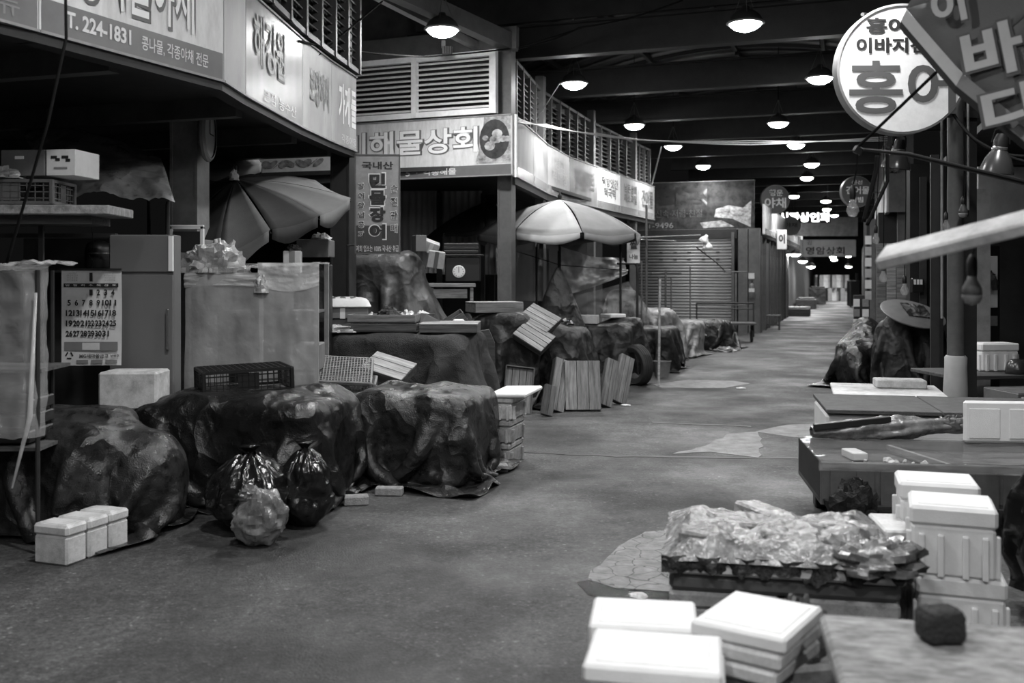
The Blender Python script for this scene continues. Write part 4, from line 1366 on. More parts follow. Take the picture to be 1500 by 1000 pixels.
# dark open rack left of the cabinet, with shelf, drum
rk = thing('steel_rack', 'dark steel rack with a top bar beside the cabinet', 'rack', (-3.45, 7.5, 0))
for x in (-.5, .44):
    MB().box((x, 0, .95), (.035, .035, 1.9)).build('post', 'steel_dark', rk)
MB().box((-.03, 0, 1.9), (1.0, .05, .03)).build('top_bar', 'steel_dark', rk)
MB().box((-.03, .3, 1.63), (1.0, .6, .02)).build('shelf', 'steel_dark', rk)
MB().box((-.03, .62, .95), (1.0, .02, 1.9)).build('back_panel', 'wall_dark', rk)
t = thing('steel_drum', 'dark round pot standing on the rack behind the calendar', 'pot', (-3.22, 7.75, 1.645))
MB().lathe([(.0, 0), (.09, 0), (.1, .02), (.1, .16), (.085, .2), (.05, .22), (0, .225)], 24).build('pot', 'plastic_black', t, smooth=True)
MB().lathe([(.101, .12), (.105, .125), (.101, .13)], 24, cap=False).build('band', 'chrome', t, smooth=True)
# shelf board, crate, printed box high at the left
sh = thing('shelf_board', 'thick pale speckled shelf board on brackets under the crate', 'shelf', (-3.1, 6.6, 1.98), .06)
MB().box((0, 0, .04), (1.0, .5, .06), ch=.006).build('board', 'slab', sh)
MB().box((-.05, .05, -.02), (.8, .35, .05)).build('under_board', 'wood_dark', sh)
for x in (-.5, -.06):
    MB().box((x, .1, -1.0), (.03, .03, 1.96)).build('leg', 'steel_dark', sh)
cr = lattice_crate('grey fruit crate on the shelf board at the far left', (-3.22, 6.55, 2.055), .52, .36, .16, (0, 0, .05), 'plastic_mid', 10, 'plastic crates', inv=False)
bx = thing('printed_carton', 'dark carton with a white printed end on top of the crate', 'box', (-3.05, 6.55, 2.24), -.1)
MB().box((-.1, .02, .085), (.3, .3, .17), ch=.004).build('carton', 'card', bx)
MB().box((.16, .02, .085), (.2, .3, .17), ch=.004).build('white_end', 'paper', bx)
for k, (dx, dz, ww) in enumerate(((-.045, .12, .04), (-.02, .105, .03), (.03, .12, .045), (.05, .1, .03))):
    MB().box((.16 + dx, -.1325, dz), (ww, .003, .018)).build('printed_mark', 'ink', bx)
MB().box((.16, -.1325, .05), (.09, .003, .012)).build('printed_line', 'ink_mid', bx)
MB().box((-.12, -.132, .12), (.06, .004, .02)).build('handle_hole', 'paint_white', bx)
crumpled('plastic_bag', 'crumpled clear plastic bag in front of the carton on the crate', 'bag', (-3.32, 6.42, 2.225), .16, .1, .08, 'crumple', 12, 24)
# vinyl rack at the left edge
vr = thing('plastic_covered_rack', 'low rack wrapped in clear plastic sheet at the left edge', 'rack', (-3.03, 5.85, 0), .05)
for (x, y) in ((-.35, -.15), (.3, -.15), (-.35, .3), (.2, .3)):
    MB().tube([(x, y, .05), (x, y, 1.63)], .014, 8).build('post', 'steel_dark', vr)
for z in (.6, 1.05):
    MB().box((-.02, .08, z), (.66, .45, .02)).build('shelf', 'wood_dark', vr)
for k in range(3):
    MB().box((-.02, .08, .66 + k * .09), (.5, .36, .07), ch=.008).build('tray', 'plastic_black', vr)
MB().box((-.16, -.1, 1.2), (.12, .004, .22)).build('paper_notice', 'paper', vr)
def vf(u, v):
    x = -.37 + u * .7
    y = -.2 + .03 * nz((u * 3, v * 4, 2), 1.2)
    if u > .9: y += (u - .9) * 1.2
    z = 1.66 - v * .98
    return (x + .012 * nz((u, v * 3, 9), 2), y - .05 * v * v, z + .02 * nz((u * 4, 0, 1), 2))
MB().grid(vf, 24, 30).build('film_front', 'film_clear', vr, smooth=True)
def vt(u, v):
    return (-.37 + u * .72, -.2 + v * .52, 1.66 + .025 * nz((u * 5, v * 5, 3), 1.5) + .02 * math.sin(u * 9))
MB().grid(vt, 20, 12).build('film_top', 'film_bright', vr, smooth=True)
MB().tube([(.31, -.2, 1.5), (.29, -.23, .8), (.2, -.25, .4)], [.008, .016, .006], 8).build('bound_edge', 'film_milky', vr, smooth=True)
# white foam box in front of the cabinet
foam_box('upright white foam box with scribbles below the calendar', (-2.66, 7.02, .0), .4, .3, .93, .02, 'foam_dirty', group='single foam boxes')

# round clock on the near column
CKS = 1.2
ck = thing('wall_clock', 'round clock with a pale rim on the pale near column', 'clock', (-2.655, 8.6, 2.82), rot=(0, 0, PI / 2 + .06))
MB().lathe([(0, 0), (.19, 0), (.2, .012), (.2, .03), (.185, .045), (.17, .045)], 32, cap=False).build('case', 'plastic_grey', ck, rot=(PI / 2, 0, 0), smooth=.6)
MB().lathe([(0, .034), (.172, .034)], 32).build('dial', 'paint_white', ck, rot=(PI / 2, 0, 0))
MB().box((.0, -.038, .05), (.01, .004, .1)).build('hour_hand', 'ink', ck)
MB().box((.05, -.04, .0), (.1, .004, .008)).build('minute_hand', 'ink', ck)

ck.scale = (CKS, CKS, CKS)
# white vinyl rack
wr = thing('vinyl_covered_rack', 'tall rack wrapped in milky vinyl sheets behind the black crate', 'rack', (-2.05, 8.05, 0), .03)
for (x, y) in ((-.56, 0), (.03, -.06), (.47, -.02), (-.56, .5), (.47, .5)):
    MB().box((x, y, .85), (.035, .035, 1.7)).build('post', 'steel_light', wr)
for z in (.3, .8, 1.3):
    MB().box((-.05, .25, z), (1.02, .46, .02)).build('shelf', 'wood_mid', wr)
for k in range(4):
    MB().box((-.4 + k * .26, .2, .93 if k % 2 else 1.42), (.2, .3, .22), ch=.01).build('stored_box', 'card' if k % 2 else 'plastic_mid', wr)
def film_panel(x0, x1, y0, y1, z0, z1, m, nm='film', amp=.02, sd=0, sag=0.0):
    def fn(u, v):
        d = amp * (nz((u * 3 + sd, v * 3, sd), 1.2) + .6 * math.sin((u + v * .4) * 9 + sd))
        return (x0 + (x1 - x0) * u, y0 + (y1 - y0) * u - .02 + d, z1 + (z0 - z1) * v - sag * 4 * u * (1 - u) * v)
    return MB().grid(fn, 22, 26).build(nm, m, wr, smooth=True)
film_panel(-.58, .03, -.02, -.085, .5, 1.6, 'film_milky', sd=1)
film_panel(.03, .49, -.085, -.045, .5, 1.58, 'film_milky', sd=4)
film_panel(.02, .5, -.1, -.06, 1.52, 1.7, 'film_bright', 'top_flap', .015, 7, .05)
film_panel(-.58, .03, -.03, -.1, 1.5, 1.62, 'film_bright', 'top_flap', .02, 9, -.02)
MB().grid(lambda u, v: (-.58 + 1.08 * u, -.06 + v * .55, 1.7 - .1 * (1 - u) * (1 - v) + .02 * nz((u * 4, v * 3, 7), 1.5)), 20, 12).build('film_top', 'film_bright', wr, smooth=True)
crumpled('gathered_vinyl', None, None, (.05, -.12, 1.46), .06, .05, .14, 'crumple', 3, 22, wr)
crumpled('plastic_bundle', 'big crumpled bundle of clear plastic on the vinyl covered rack', 'plastic', (-2.42, 8.1, 1.62), .27, .2, .28, 'crumple', 21, 46, rough=1.3)
# white appliance behind the rack
ap = thing('white_appliance', 'white framed box standing behind the plastic bundle', 'appliance', (-2.71, 8.3, 0), 0)
MB().box((0, .2, .95), (.28, .4, 1.9), ch=.01).build('body', 'plastic_grey', ap)
for s in (-1, 1):
    MB().box((s * .13, -.01, 1.9), (.03, .03, .22), ch=.004).build('frame_side', 'paint_white', ap)
MB().box((0, -.01, 2.0), (.29, .03, .035), ch=.004).build('frame_top', 'paint_white', ap)
MB().box((0, .0, 1.88), (.23, .02, .17)).build('dark_opening', 'ink', ap)

# ================================================================== MIDDLE STALLS
def pole(mb, a, b, r=.015, n=8):
    mb.tube([a, b], r, n); return mb


def parasol_frame(r, apex, foot, rim, hub_drop=.35, material='steel_dark'):
    apex = Vector(apex)
    MB().tube([Vector((0, 0, .05)), Vector(foot) - apex], .02, 10).build('pole', material, r)
    MB().lathe([(.03, .02), (.035, .06), (.012, .08), (.012, .12), (0, .13)], 10).build('finial', material, r, smooth=True)
    for p in rim:
        p = Vector(p) - apex
        MB().tube([Vector((0, 0, -.03)), p * .5 + Vector((0, 0, -.0)), p + Vector((0, 0, -.02))], .006, 5).build('rib', material, r)


# big parasol M
ap = W(820, 292, 15.2)
rim = ring((ap.x, ap.y, 2.2), 1.28, 8, (0.02, 0, 0), .2)
r = canopy('parasol', 'large open parasol with one pale panel beside the corner column', ap, rim, 'fabric_pale', .12, .1, alt={5: 'fabric_light', 1: 'fabric_mid', 3: 'fabric_mid'})
parasol_frame(r, ap, (ap.x, ap.y, 0), rim)
# dark parasol in the seafood stall
ap = W(709, 296, 17.0)
rim = ring((ap.x - .05, ap.y, ap.z - .5), .93, 8, (0, -.12, 0), .1)
r = canopy('parasol', 'dark parasol standing in the shade behind the corner column', ap, rim, 'fabric_dark', .08, .06)
parasol_frame(r, ap, (ap.x, ap.y, 0), rim)
# big tilted parasol under the near soffit
ap = W(345, 262, 9.5)
rim = [W(*q) for q in ((514, 292, 9.1), (468, 318, 8.7), (397, 338, 8.45), (322, 376, 8.4), (262, 350, 9.0), (280, 290, 10.2), (385, 262, 10.6), (462, 266, 10.0))]
r = canopy('parasol', 'large dark parasol sagging under the near soffit above the vinyl rack', ap, rim, 'fabric_dark', .13, .05, alt={7: 'fabric_mid', 0: 'fabric_mid', 2: 'fabric_mid'})
parasol_frame(r, ap, (ap.x + .05, ap.y + .1, 0), rim)
crumpled('tie', None, None, (0, -.05, -.02), .05, .05, .1, 'fabric_light', 2, 14, r)
# smaller pale parasol above it
ap = W(296, 212, 11.6)
rim = [W(*q) for q in ((384, 240, 11.2), (346, 244, 10.9), (296, 246, 10.8), (240, 246, 11.0), (225, 232, 12.0), (262, 222, 12.5), (338, 224, 12.4), (378, 232, 11.8))]
r = canopy('parasol', 'pale parasol with a hanging hem just past the round clock', ap, rim, 'fabric_pale', .13, .03)
parasol_frame(r, ap, (ap.x, ap.y, 0), rim)
# vinyl cover tied over goods behind the printed carton
o = sheet('vinyl_cover', 'shiny grey vinyl cover tied down behind the printed carton', 'cover', W(30, 190, 9.0), W(235, 232, 8.7), W(256, 297, 7.85), W(95, 292, 7.8), 'vinyl_pale', 34, 22, .03, 1.4, -.1, 2, th=.004)
mbp = thing('cover_frame', 'dark steel poles holding up the vinyl cover', 'frame', (-3.4, 8.6, 0))
for (px, py, Y) in ((60, 195, 8.9), (218, 228, 8.8), (246, 295, 8.0)):
    q = W(px, py, Y) - Vector((-3.4, 8.6, 0))
    MB().tube([(q.x, q.y, 0), (q.x, q.y, q.z)], .016, 8).build('pole', 'steel_dark', mbp)

# ---------------------------------------------------------------- seafood stall
curt = 'pale curtains at the back of the seafood stall'
for k, (x0, x1, y0, y1, lb) in enumerate(((586, 640, 255, 400, 'pale folded curtain just past the eel sign'), (646, 706, 262, 402, 'pale folded curtain behind the scales'), (700, 735, 300, 402, 'narrow pale curtain next to the corner column'))):
    sheet('curtain', lb, 'curtain', W(x0, y0, 17.2), W(x1, y0, 17.1), W(x1, y1, 17.0), W(x0, y1, 17.1), 'fabric_light', 40, 10, .035, 6 if k < 2 else 4, 0, k * 2, group=curt)
pst = thing('stall_posts', 'two dark posts between the pale curtains', 'post', (-1.1, 17.0, 0))
for px in (641, 645, 706):
    q = W(px, 400, 16.9)
    MB().box((q.x + 1.1, 0, 1.5), (.05, .05, 3.0)).build('post', 'steel_dark', pst)
cloth('tarpaulin', 'grey tarpaulin over tall goods below the eel sign', 'tarpaulin', 'tarp_grey', 48, 46, 3.3, 3.1, (-1.75, 12.75), -.2,
      [('box', (-1.7, 12.8, .92), (.5, .42, .92), -.2, .05), ('box', (-1.3, 12.6, .98), (.13, .15, .98), -.2, .03), ('box', (-1.0, 12.4, .45), (.35, .3, .45), -.2, .1)], seed=31, group=TARPG, steps=110)
# kitchen scales on a pale shelf
sc = thing('dial_scales', 'dark dial scales with a round pale face in the seafood stall', 'scales', W(678, 412, 13.1))
MB().box((0, .1, .16), (.46, .3, .32), ch=.012).build('case', 'plastic_black', sc)
MB().lathe([(0, .0), (.082, .0), (.082, .012), (.07, .016), (0, .016)], 28).build('dial', 'paper', sc, (-.05, -.05, .13), (PI / 2, 0, 0))
MB().box((-.05, -.07, .15), (.008, .004, .07)).build('pointer', 'ink', sc)
for k in range(12):
    a = k * PI / 6
    MB().box((-.05 + .062 * math.sin(a), -.0675, .13 + .062 * math.cos(a)), (.006, .003, .014), (0, a, 0)).build('dial_mark', 'ink', sc)
MB().box((0, .08, .345), (.54, .34, .02), ch=.005).build('weighing_plate', 'steel_dark', sc)
for k in range(3):
    MB().box((-.02, .08, .39 + k * .045), (.46, .3, .04), ch=.006).build('stacked_tray', 'plastic_black', sc)
sf = thing('side_table', 'pale wooden shelf table under the dial scales', 'table', (W(662, 414, 13.2).x, 13.2, 0), .06)
MB().box((0, 0, 1.47), (.62, .4, .05), ch=.006).build('top', 'wood_pale', sf)
MB().box((-.05, -.1, 1.36), (.5, .1, .12)).build('apron', 'wood_pale', sf)
for sx in (-1, 1):
    for sy in (-1, 1):
        MB().box((sx * .26, sy * .16, .72), (.04, .04, 1.45)).build('leg', 'wood_mid', sf)
p = W(637, 392, 12.2); carton('pale taped carton perched on the grey tarpaulin', (p.x, p.y, p.z), .2, .2, .2, (.08, .15, .1), 'card_pale', group='cartons', tmat='ink_grey')
p = W(628, 368, 12.5); carton('tilted pale carton behind the taped one', (p.x, p.y, p.z), .2, .16, .13, (.3, .35, .2), 'card_pale', group='cartons')
p = W(613, 368, 12.3); carton('dark carton peaking under the edge of the grey tarpaulin', (p.x, p.y + .1, p.z), .14, .16, .2, (0, 0, .4), 'card', group='cartons', tape=False)

# eel sign
es = thing('eel_sign', 'dark upright hanging sign for freshwater eel with bold outlined lettering', 'sign', W(553, 372, 10.85), .04)
ew, eh = .49, 1.085
MB().box((0, .02, eh / 2), (ew, .04, eh), ch=.004).build('panel', 'sign_grey', es)
MB().box((0, -.002, .16), (ew - .02, .004, .3)).build('dark_print', 'sign_dark', es)
f = MB()
for s in (-1, 1):
    f.box((s * (ew / 2 - .006), -.004, eh / 2), (.014, .014, eh))
    f.box((0, -.004, eh / 2 + s * (eh / 2 - .006)), (ew, .014, .014))
f.build('frame', 'steel', es)
letters(es, '국내산', .0, .965, .34, .085, 'ink', -.006, .03)
for k, ch_ in enumerate('민물장어'):
    letters(es, ch_, .0, .8 - k * .185, .2, .185, 'letter_pale', -.006, .06, 'lettering_outline')
    letters(es, ch_, .0, .8 - k * .185, .175, .16, 'ink', -.009, .05)
for k, ch_ in enumerate('장어양념공짜'):
    letters(es, ch_, -.175, .74 - k * .105, .075, .075, 'letter_pale', -.006, .05, 'lettering_outline')
    letters(es, ch_, -.175, .74 - k * .105, .065, .065, 'ink', -.009, .01)
for k, ch_ in enumerate('손질판매'):
    letters(es, ch_, .18, .715 - k * .145, .08, .1, 'letter_pale', -.006, .05, 'lettering_outline')
    letters(es, ch_, .18, .715 - k * .145, .07, .09, 'ink', -.009, .01)
letters(es, '저희 업소는 100% 국내산 취급', 0, .06, .46, .07, 'letter_pale', -.006, .0)
MB().tube([(-.2, .03, eh), (-.34, .1, eh + .02)], .01, 6).build('bracket', 'steel', es)
MB().tube([(-.2, .03, .1), (-.34, .1, .1)], .01, 6).build('bracket', 'steel', es)

# ---------------------------------------------------------------- goods on the long netted table (top about 1.05 m)
tz = 1.06
def pxX(px, Y): return (px - HX) / F * Y
carton('dark shallow carton lowest under the printed sack', (pxX(500, 10.1), 10.1, tz), .5, .34, .1, (0, 0, .1), 'card', group='cartons', tape=False)
carton('shallow carton with a pale end just under the printed sack', (pxX(503, 10.1), 10.08, tz + .11), .5, .34, .1, (0, 0, .14), 'card', group='cartons')
sk = thing('printed_sack', 'white printed sack lying on the shallow cartons', 'sack', (pxX(506, 10.1), 10.08, tz + .218), .15)
def skf(u, v):
    x = (u - .5) * .52; y = (v - .5) * .38
    e = max(0, 1 - (2 * u - 1) ** 4) * max(0, 1 - (2 * v - 1) ** 4)
    return (x, y, .01 + .09 * e ** .5 + .018 * nz((u * 4, v * 4, 2), 1.5) * e)
MB().grid(skf, 20, 16).build('sack', 'paper', sk, smooth=True)
MB().box((0, 0, .006), (.5, .36, .01)).build('underside', 'paper', sk)
for k in range(3):
    MB().box((-.12 + k * .1, -.1, .098), (.055, .04, .004), (.3, 0, .2)).build('printed_mark', 'ink_grey', sk)
tray('shallow wooden tray of rags at the front of the netted table', (pxX(563, 9.75), 9.78, tz + .085), .66, .4, .08, (0, 0, -.05), m_side='wood_mid', m_pl='wood_dark', flip=False)
tray('shallow wooden tray directly under the tray of rags', (pxX(566, 9.75), 9.76, tz), .66, .4, .08, (0, 0, -.08), m_side='wood_dark', m_pl='wood_dark', flip=False)
crumpled('wilted_greens', 'dark heap of wilted greens on the tray', 'vegetables', (pxX(570, 9.8), 9.82, tz + .1), .14, .12, .13, 'leaf', 6, 26)
crumpled('plastic_bag', 'small white plastic bag hanging over the end of the tray', 'bag', (pxX(598, 9.75), 9.72, tz + .08), .09, .1, .12, 'crumple', 31, 22)
crumpled('plastic_bag', 'white plastic bag between the sack and the tray of rags', 'bag', (pxX(540, 10), 9.98, tz), .12, .1, .17, 'crumple', 33, 24)
crumpled('rag_heap', 'pale rags spread over the near corner of the netted table', 'rag', (pxX(492, 9.6), 9.65, tz - .01), .24, .14, .07, 'fabric_light', 35, 26)
bk = thing('plastic_tub', 'grey plastic tub with white scraps behind the trays', 'tub', (pxX(620, 10.6), 10.55, tz - .03))
MB().lathe([(.0, .0), (.1, .0), (.125, .16), (.13, .165), (.12, .165), (.1, .02), (0, .02)], 20).build('tub', 'plastic_grey', bk, smooth=.7)
crumpled('scraps', None, None, (0, 0, .1), .09, .09, .1, 'paper', 8, 16, bk)
tray('dark wooden tray tilted up on its corner behind the tub', (pxX(660, 10.7), 10.65, tz - .02), .4, .3, .1, (.1, -.55, .1), 3, m_side='wood_dark', m_pl='wood_dark', flip=False)
carton('dark open box behind the wilted greens', (pxX(578, 10.35), 10.38, tz), .34, .25, .14, (0, 0, .05), 'card', tape=False, group='cartons')
foam_box('small white foam block behind the tilted dark tray', (pxX(672, 10.2), 10.2, 1.05), .12, .1, .1, .1, 'foam', False, False, group='single foam boxes')
carton('wooden-looking carton leaning at the end of the tray of rags', (pxX(622, 9.9), 9.95, tz - .02), .2, .26, .15, (0, .5, .3), 'card', tape=False, group='cartons')

# printed milk pack and boxes under the parasol behind the vinyl rack
carton('printed upright paper pack behind the vinyl rack', (pxX(427, 8.7), 8.75, 1.62), .15, .13, .19, (0, 0, .1), 'paper', group='cartons', tmat='ink_mid')
crumpled('wilted_greens', 'dark greens on top of the printed paper pack', 'vegetables', (pxX(427, 8.7), 8.75, 1.81), .08, .07, .06, 'leaf', 15, 18)
sb_ = thing('storage_stand', 'grey stand with a drawer front between the paper pack and the dark column', 'stand', (pxX(463, 9.4), 9.4, 0))
MB().box((0, 0, .85), (.26, .3, 1.7), ch=.006).build('body', 'tarp_dull', sb_)
MB().box((.0, -.16, 1.85), (.3, .03, .17), ch=.006).build('drawer_front', 'plastic_mid', sb_)
MB().box((0, 0, 1.85), (.3, .3, .16), ch=.006).build('drawer', 'plastic_mid', sb_)
crumpled('cloth_heap', None, None, (.05, 0, 1.93), .1, .1, .07, 'fabric_light', 3, 18, sb_)

# ---------------------------------------------------------------- under the big parasol
tn = thing('cloth_tent', 'black cloth drawn up to a peak beneath the big parasol', 'cloth', (pxX(818, 14.4), 14.4, .0))
def tf(u, v):
    a = u * 2 * PI
    rr = .03 + .6 * v ** .8 * (1 + .22 * math.sin(a * 5 + 1) * v + .1 * math.sin(a * 9) * v)
    return (rr * math.cos(a), rr * .8 * math.sin(a), 1.7 * (1 - v) ** 1.1 + .01)
MB().grid(tf, 60, 14).build('cloth', 'tarp_dull', tn, smooth=True)
MB().tube([(0, 0, 1.68), (0, 0, 1.95)], .012, 6).build('tie', 'cable', tn)
pl = 'clear plastic sheets around the big parasol'
sheet('plastic_sheet', 'shiny clear plastic sheet stretched under the big parasol', 'plastic', W(822, 362, 16.0), W(914, 378, 16.4), W(922, 400, 16.6), W(815, 436, 15.8), 'film_bright', 40, 30, .09, 1.6, .05, 3, group=pl)
sheet('plastic_sheet', 'clear plastic sheet hanging between the corner column and the parasol pole', 'plastic', W(757, 366, 15.8), W(806, 362, 15.8), W(806, 440, 15.8), W(757, 440, 15.8), 'film_clear', 24, 20, .06, 2, .02, 5, group=pl)
sheet('plastic_sheet', 'clear plastic sheet sloping down to the far stalls', 'plastic', W(815, 436, 16.0), W(920, 412, 16.8), W(960, 470, 17.2), W(850, 480, 16.2), 'film_clear', 30, 20, .06, 1.5, .03, 8, group=pl)
fr = thing('pipe_stand', 'thin dark pipe frame holding the plastic sheets', 'frame', (1.4, 16.0, 0))
def P4(px, py, Y): return W(px, py, Y) - Vector((1.4, 16.0, 0))
def V4(px, py0, Y, r=.018, m='steel_dark', bottom=0.0):
    a = P4(px, py0, Y); b = Vector((a.x, a.y, bottom))
    return MB().tube([a, b], r, 8).build('upright', m, fr)
V4(909, 345, 15.6, .02); V4(786, 362, 15.6); V4(803, 365, 16.5); V4(933, 385, 16.2); V4(940, 382, 16.8, .014, 'steel'); V4(947, 300, 17.4, .02, 'steel')
MB().tube([P4(757, 368, 15.6), P4(820, 388, 15.0), P4(918, 396, 16.2)], .006, 5).build('line', 'cable', fr)
MB().tube([P4(905, 386, 15.7), P4(930, 386, 16.2), P4(934, 392, 16.2), P4(934, 470, 16.2)], .018, 8).build('bent_pipe', 'steel_dark', fr)
MB().tube([P4(925, 350, 16.5), P4(990, 353, 20.0)], .01, 6).build('cross_pipe', 'steel_light', fr)
MB().tube([P4(925, 348, 16.5), P4(1026, 344, 21.0)], .01, 6).build('cross_pipe', 'steel_light', fr)
# rice sign
rsn = thing('hanging_sign', 'small white hanging cloth sign with the word for rice', 'sign', W(928, 385, 15.9), .05)
MB().grid(lambda u, v: ((u - .5) * .21, .02 * math.sin(v * 4) * u, .43 * v), 6, 8).build('cloth', 'paper', rsn, smooth=True)
letters(rsn, '쌀', .0, .29, .13, .14, 'ink', -.015, .05)
letters(rsn, '나눔', .0, .1, .14, .08, 'ink_grey', -.02, .03)
MB().tube([(-.1, 0, .43), (-.05, .1, .55)], .004, 5).build('string', 'cable_pale', rsn)

# twin small lamps on the cross pipes
for k, (px, py, lb) in enumerate(((1033, 349, 'small white cone lamp at the end of the upper pipe before the shutter'), (1036, 358, 'small white cone lamp at the end of the lower pipe before the shutter'))):
    o = thing('cone_lamp', lb, 'lamp', W(px, py, 21.0), rot=(.2, .5 - k * .7, 0), group='small lamps before the shutter')
    MB().lathe([(.03, .08), (.035, .05), (.09, -.02), (.11, -.09)], 18).build('lamp_shade', 'paint_white', o, smooth=True)
    MB().lathe([(.0, -.1), (.05, -.09), (.07, -.04), (.04, 0)], 14).build('bulb', 'sign_white', o, smooth=True)

# poles and clutter before the shutter
sp = thing('pole_rack', 'thin steel poles with cross bars standing before the shutter', 'rack', (5.0, 23.0, 0))
def P5(px, py, Y): return W(px, py, Y) - Vector((5.0, 23.0, 0))
for px, py, Y, r in ((975, 395, 20.0, .022), (983, 406, 20.2, .016), (1011, 390, 22, .018), (1078, 400, 24.5, .025), (965, 405, 19.2, .015)):
    a = P5(px, py, Y)
    MB().tube([a, (a.x, a.y, 0)], r, 8).build('upright', 'steel', sp)
for (a, b) in (((955, 400, 20), (998, 400, 20)), ((1060, 398, 24.5), (1096, 398, 24.5)), ((1060, 447, 24.5), (1092, 447, 24.5))):
    MB().tube([P5(*a), P5(*b)], .016, 6).build('cross_bar', 'steel', sp)
MB().tube([P5(1020, 362, 23), P5(1050, 385, 24), P5(1063, 398, 24.5)], .012, 6).build('hose', 'cable', sp)
g = G(957, 560)
o = MB().tube([(0, 0, 0), (.02, .02, 1.55)], .018, 8).build('bamboo_pole', 'wood_pale', None, (g.x, g.y - .55, .0)); tag(o, 'pale upright pole standing just past the tyre', 'pole')
ct = thing('hand_cart', 'low black hand cart frame parked before the roller shutter', 'cart', (5.2, 24.3, 0), -.15)
for s in (-1, 1):
    MB().tube([(s * .68, 0, .1), (s * .68, 0, .92)], .02, 8).build('upright', 'steel_dark', ct)
MB().tube([(-.68, 0, .92), (.68, 0, .92)], .022, 8).build('top_rail', 'steel_dark', ct)
MB().tube([(-.68, 0, .78), (.68, 0, .78)], .016, 8).build('rail', 'steel_dark', ct)
MB().box((0, -.4, .45), (1.36, .85, .04)).build('deck', 'wood_dark', ct)
for s in (-1, 1):
    MB().lathe([(.0, -.03), (.12, -.03), (.14, -.02), (.14, .02), (.12, .03), (0, .03)], 18).build('wheel', 'rubber', ct, (s * .6, -.4, .14), (0, PI / 2, 0), smooth=.7)
    MB().box((s * .6, -.4, .3), (.05, .05, .3)).build('leg', 'steel_dark', ct)
# bucket past the tyre
g = G(976, 550); bk = thing('plastic_tub', 'grey bucket standing on the road past the tyre', 'tub', (g.x - .1, g.y - .2, 0))
MB().lathe([(.0, .0), (.11, .0), (.14, .24), (.148, .25), (.135, .25), (.11, .02), (0, .02)], 22).build('tub', 'plastic_grey', bk, smooth=.7)
# flat box and papers between the stalls
p = W(842, 460, 14.3)
carton('grey carton on the tarpaulin beneath the cloth tent', (1.15, 14.9, .88), .28, .25, .12, (0, 0, -.2), 'card_pale', group='cartons', tape=False)
crumpled('plastic_bag', 'shiny dark plastic scrap under the cloth tent', 'bag', (.62, 12.75, .96), .16, .12, .1, 'bag_black', 41, 20)
foam_box('white foam lid end showing beside the crumpled tarpaulin', (1.55, 15.25, .95), .3, .3, .06, .5, 'foam', False, False, group='single foam boxes')

# ================================================================== RIGHT STALLS, NEAR TO FAR
def lid(label, loc, w, d, h, rot=(0, 0, 0), material='foam', group='foam lids in the foreground', panel=True):
    r = thing('foam_cover', label, 'lid', loc, rot=rot, group=group)
    so = MB().box((0, 0, h / 2), (w, d, h), ch=.009).build('slab', material, r)
    if panel:
        MB().box((0, 0, h), (w * .82, d * .78, .005), ch=.002).build('raised_panel', material, so)
    return r


# foreground stack of lids on a foam box
foam_box('white foam box under the foreground lids', (.42, 2.86, 0), .36, .28, .4, -.2, 'foam', False, group='foam boxes in the foreground')
lid('thick white foam lid in the middle of the foreground stack', (.41, 2.86, .475), .38, .3, .05, (0, 0, -.2))
lid('white foam lid hidden below the middle foreground lid', (.42, 2.87, .402), .38, .3, .07, (0, 0, -.2), panel=False)
foam_box('white foam box behind the foreground lids', (.43, 3.25, 0), .32, .26, .4, -.15, 'foam', False, group='foam boxes in the foreground')
lid('white foam lid farthest back of the foreground stack', (.43, 3.25, .415), .34, .28, .085, (0, 0, -.15))
foam_box('white foam box cut by the bottom edge of the picture', (.35, 2.42, 0), .36, .28, .36, -.12, 'foam', False, group='foam boxes in the foreground')
lid('white foam lid cut by the bottom edge of the picture', (.35, 2.42, .362), .38, .3, .1, (0, 0, -.12))
# stack on the round stool
st = thing('round_stool', 'dark round stool under the stack of three lids', 'stool', (.74, 3.12, 0))
MB().lathe([(0, .35), (.13, .35), (.14, .36), (.14, .375), (.13, .385), (0, .385)], 24).build('seat', 'plastic_mid', st, smooth=.6)
MB().lathe([(.135, .3), (.145, .3), (.145, .32), (.135, .32)], 24, cap=False).build('ring', 'plastic_grey', st, smooth=.6)
for k in range(4):
    a = k * PI / 2 + .5
    MB().tube([(.1 * math.cos(a), .1 * math.sin(a), .35), (.14 * math.cos(a), .14 * math.sin(a), 0)], .014, 8).build('leg', 'steel_dark', st)
for k, (lb, m) in enumerate((('foam lid lowest of three on the round stool', 'foam_dirty'), ('foam lid in the middle of three on the round stool', 'foam_dirty'), ('white foam lid on top of the round stool', 'foam'))):
    lid(lb, (.76 + .008 * k, 3.14, .388 + k * .05), .3, .36, .047, (0, 0, -.66 + .03 * k), m, 'foam lids on the round stool')
crumpled('rag_heap', 'dark rag bundle behind the pale slab', 'rag', (1.02, 3.55, .25), .12, .12, .2, 'tarp_grey', 51, 22)
foam_box('stained foam box under the dark rag bundle', (1.0, 3.55, 0), .3, .3, .26, .2, 'foam_stained', group='single foam boxes')

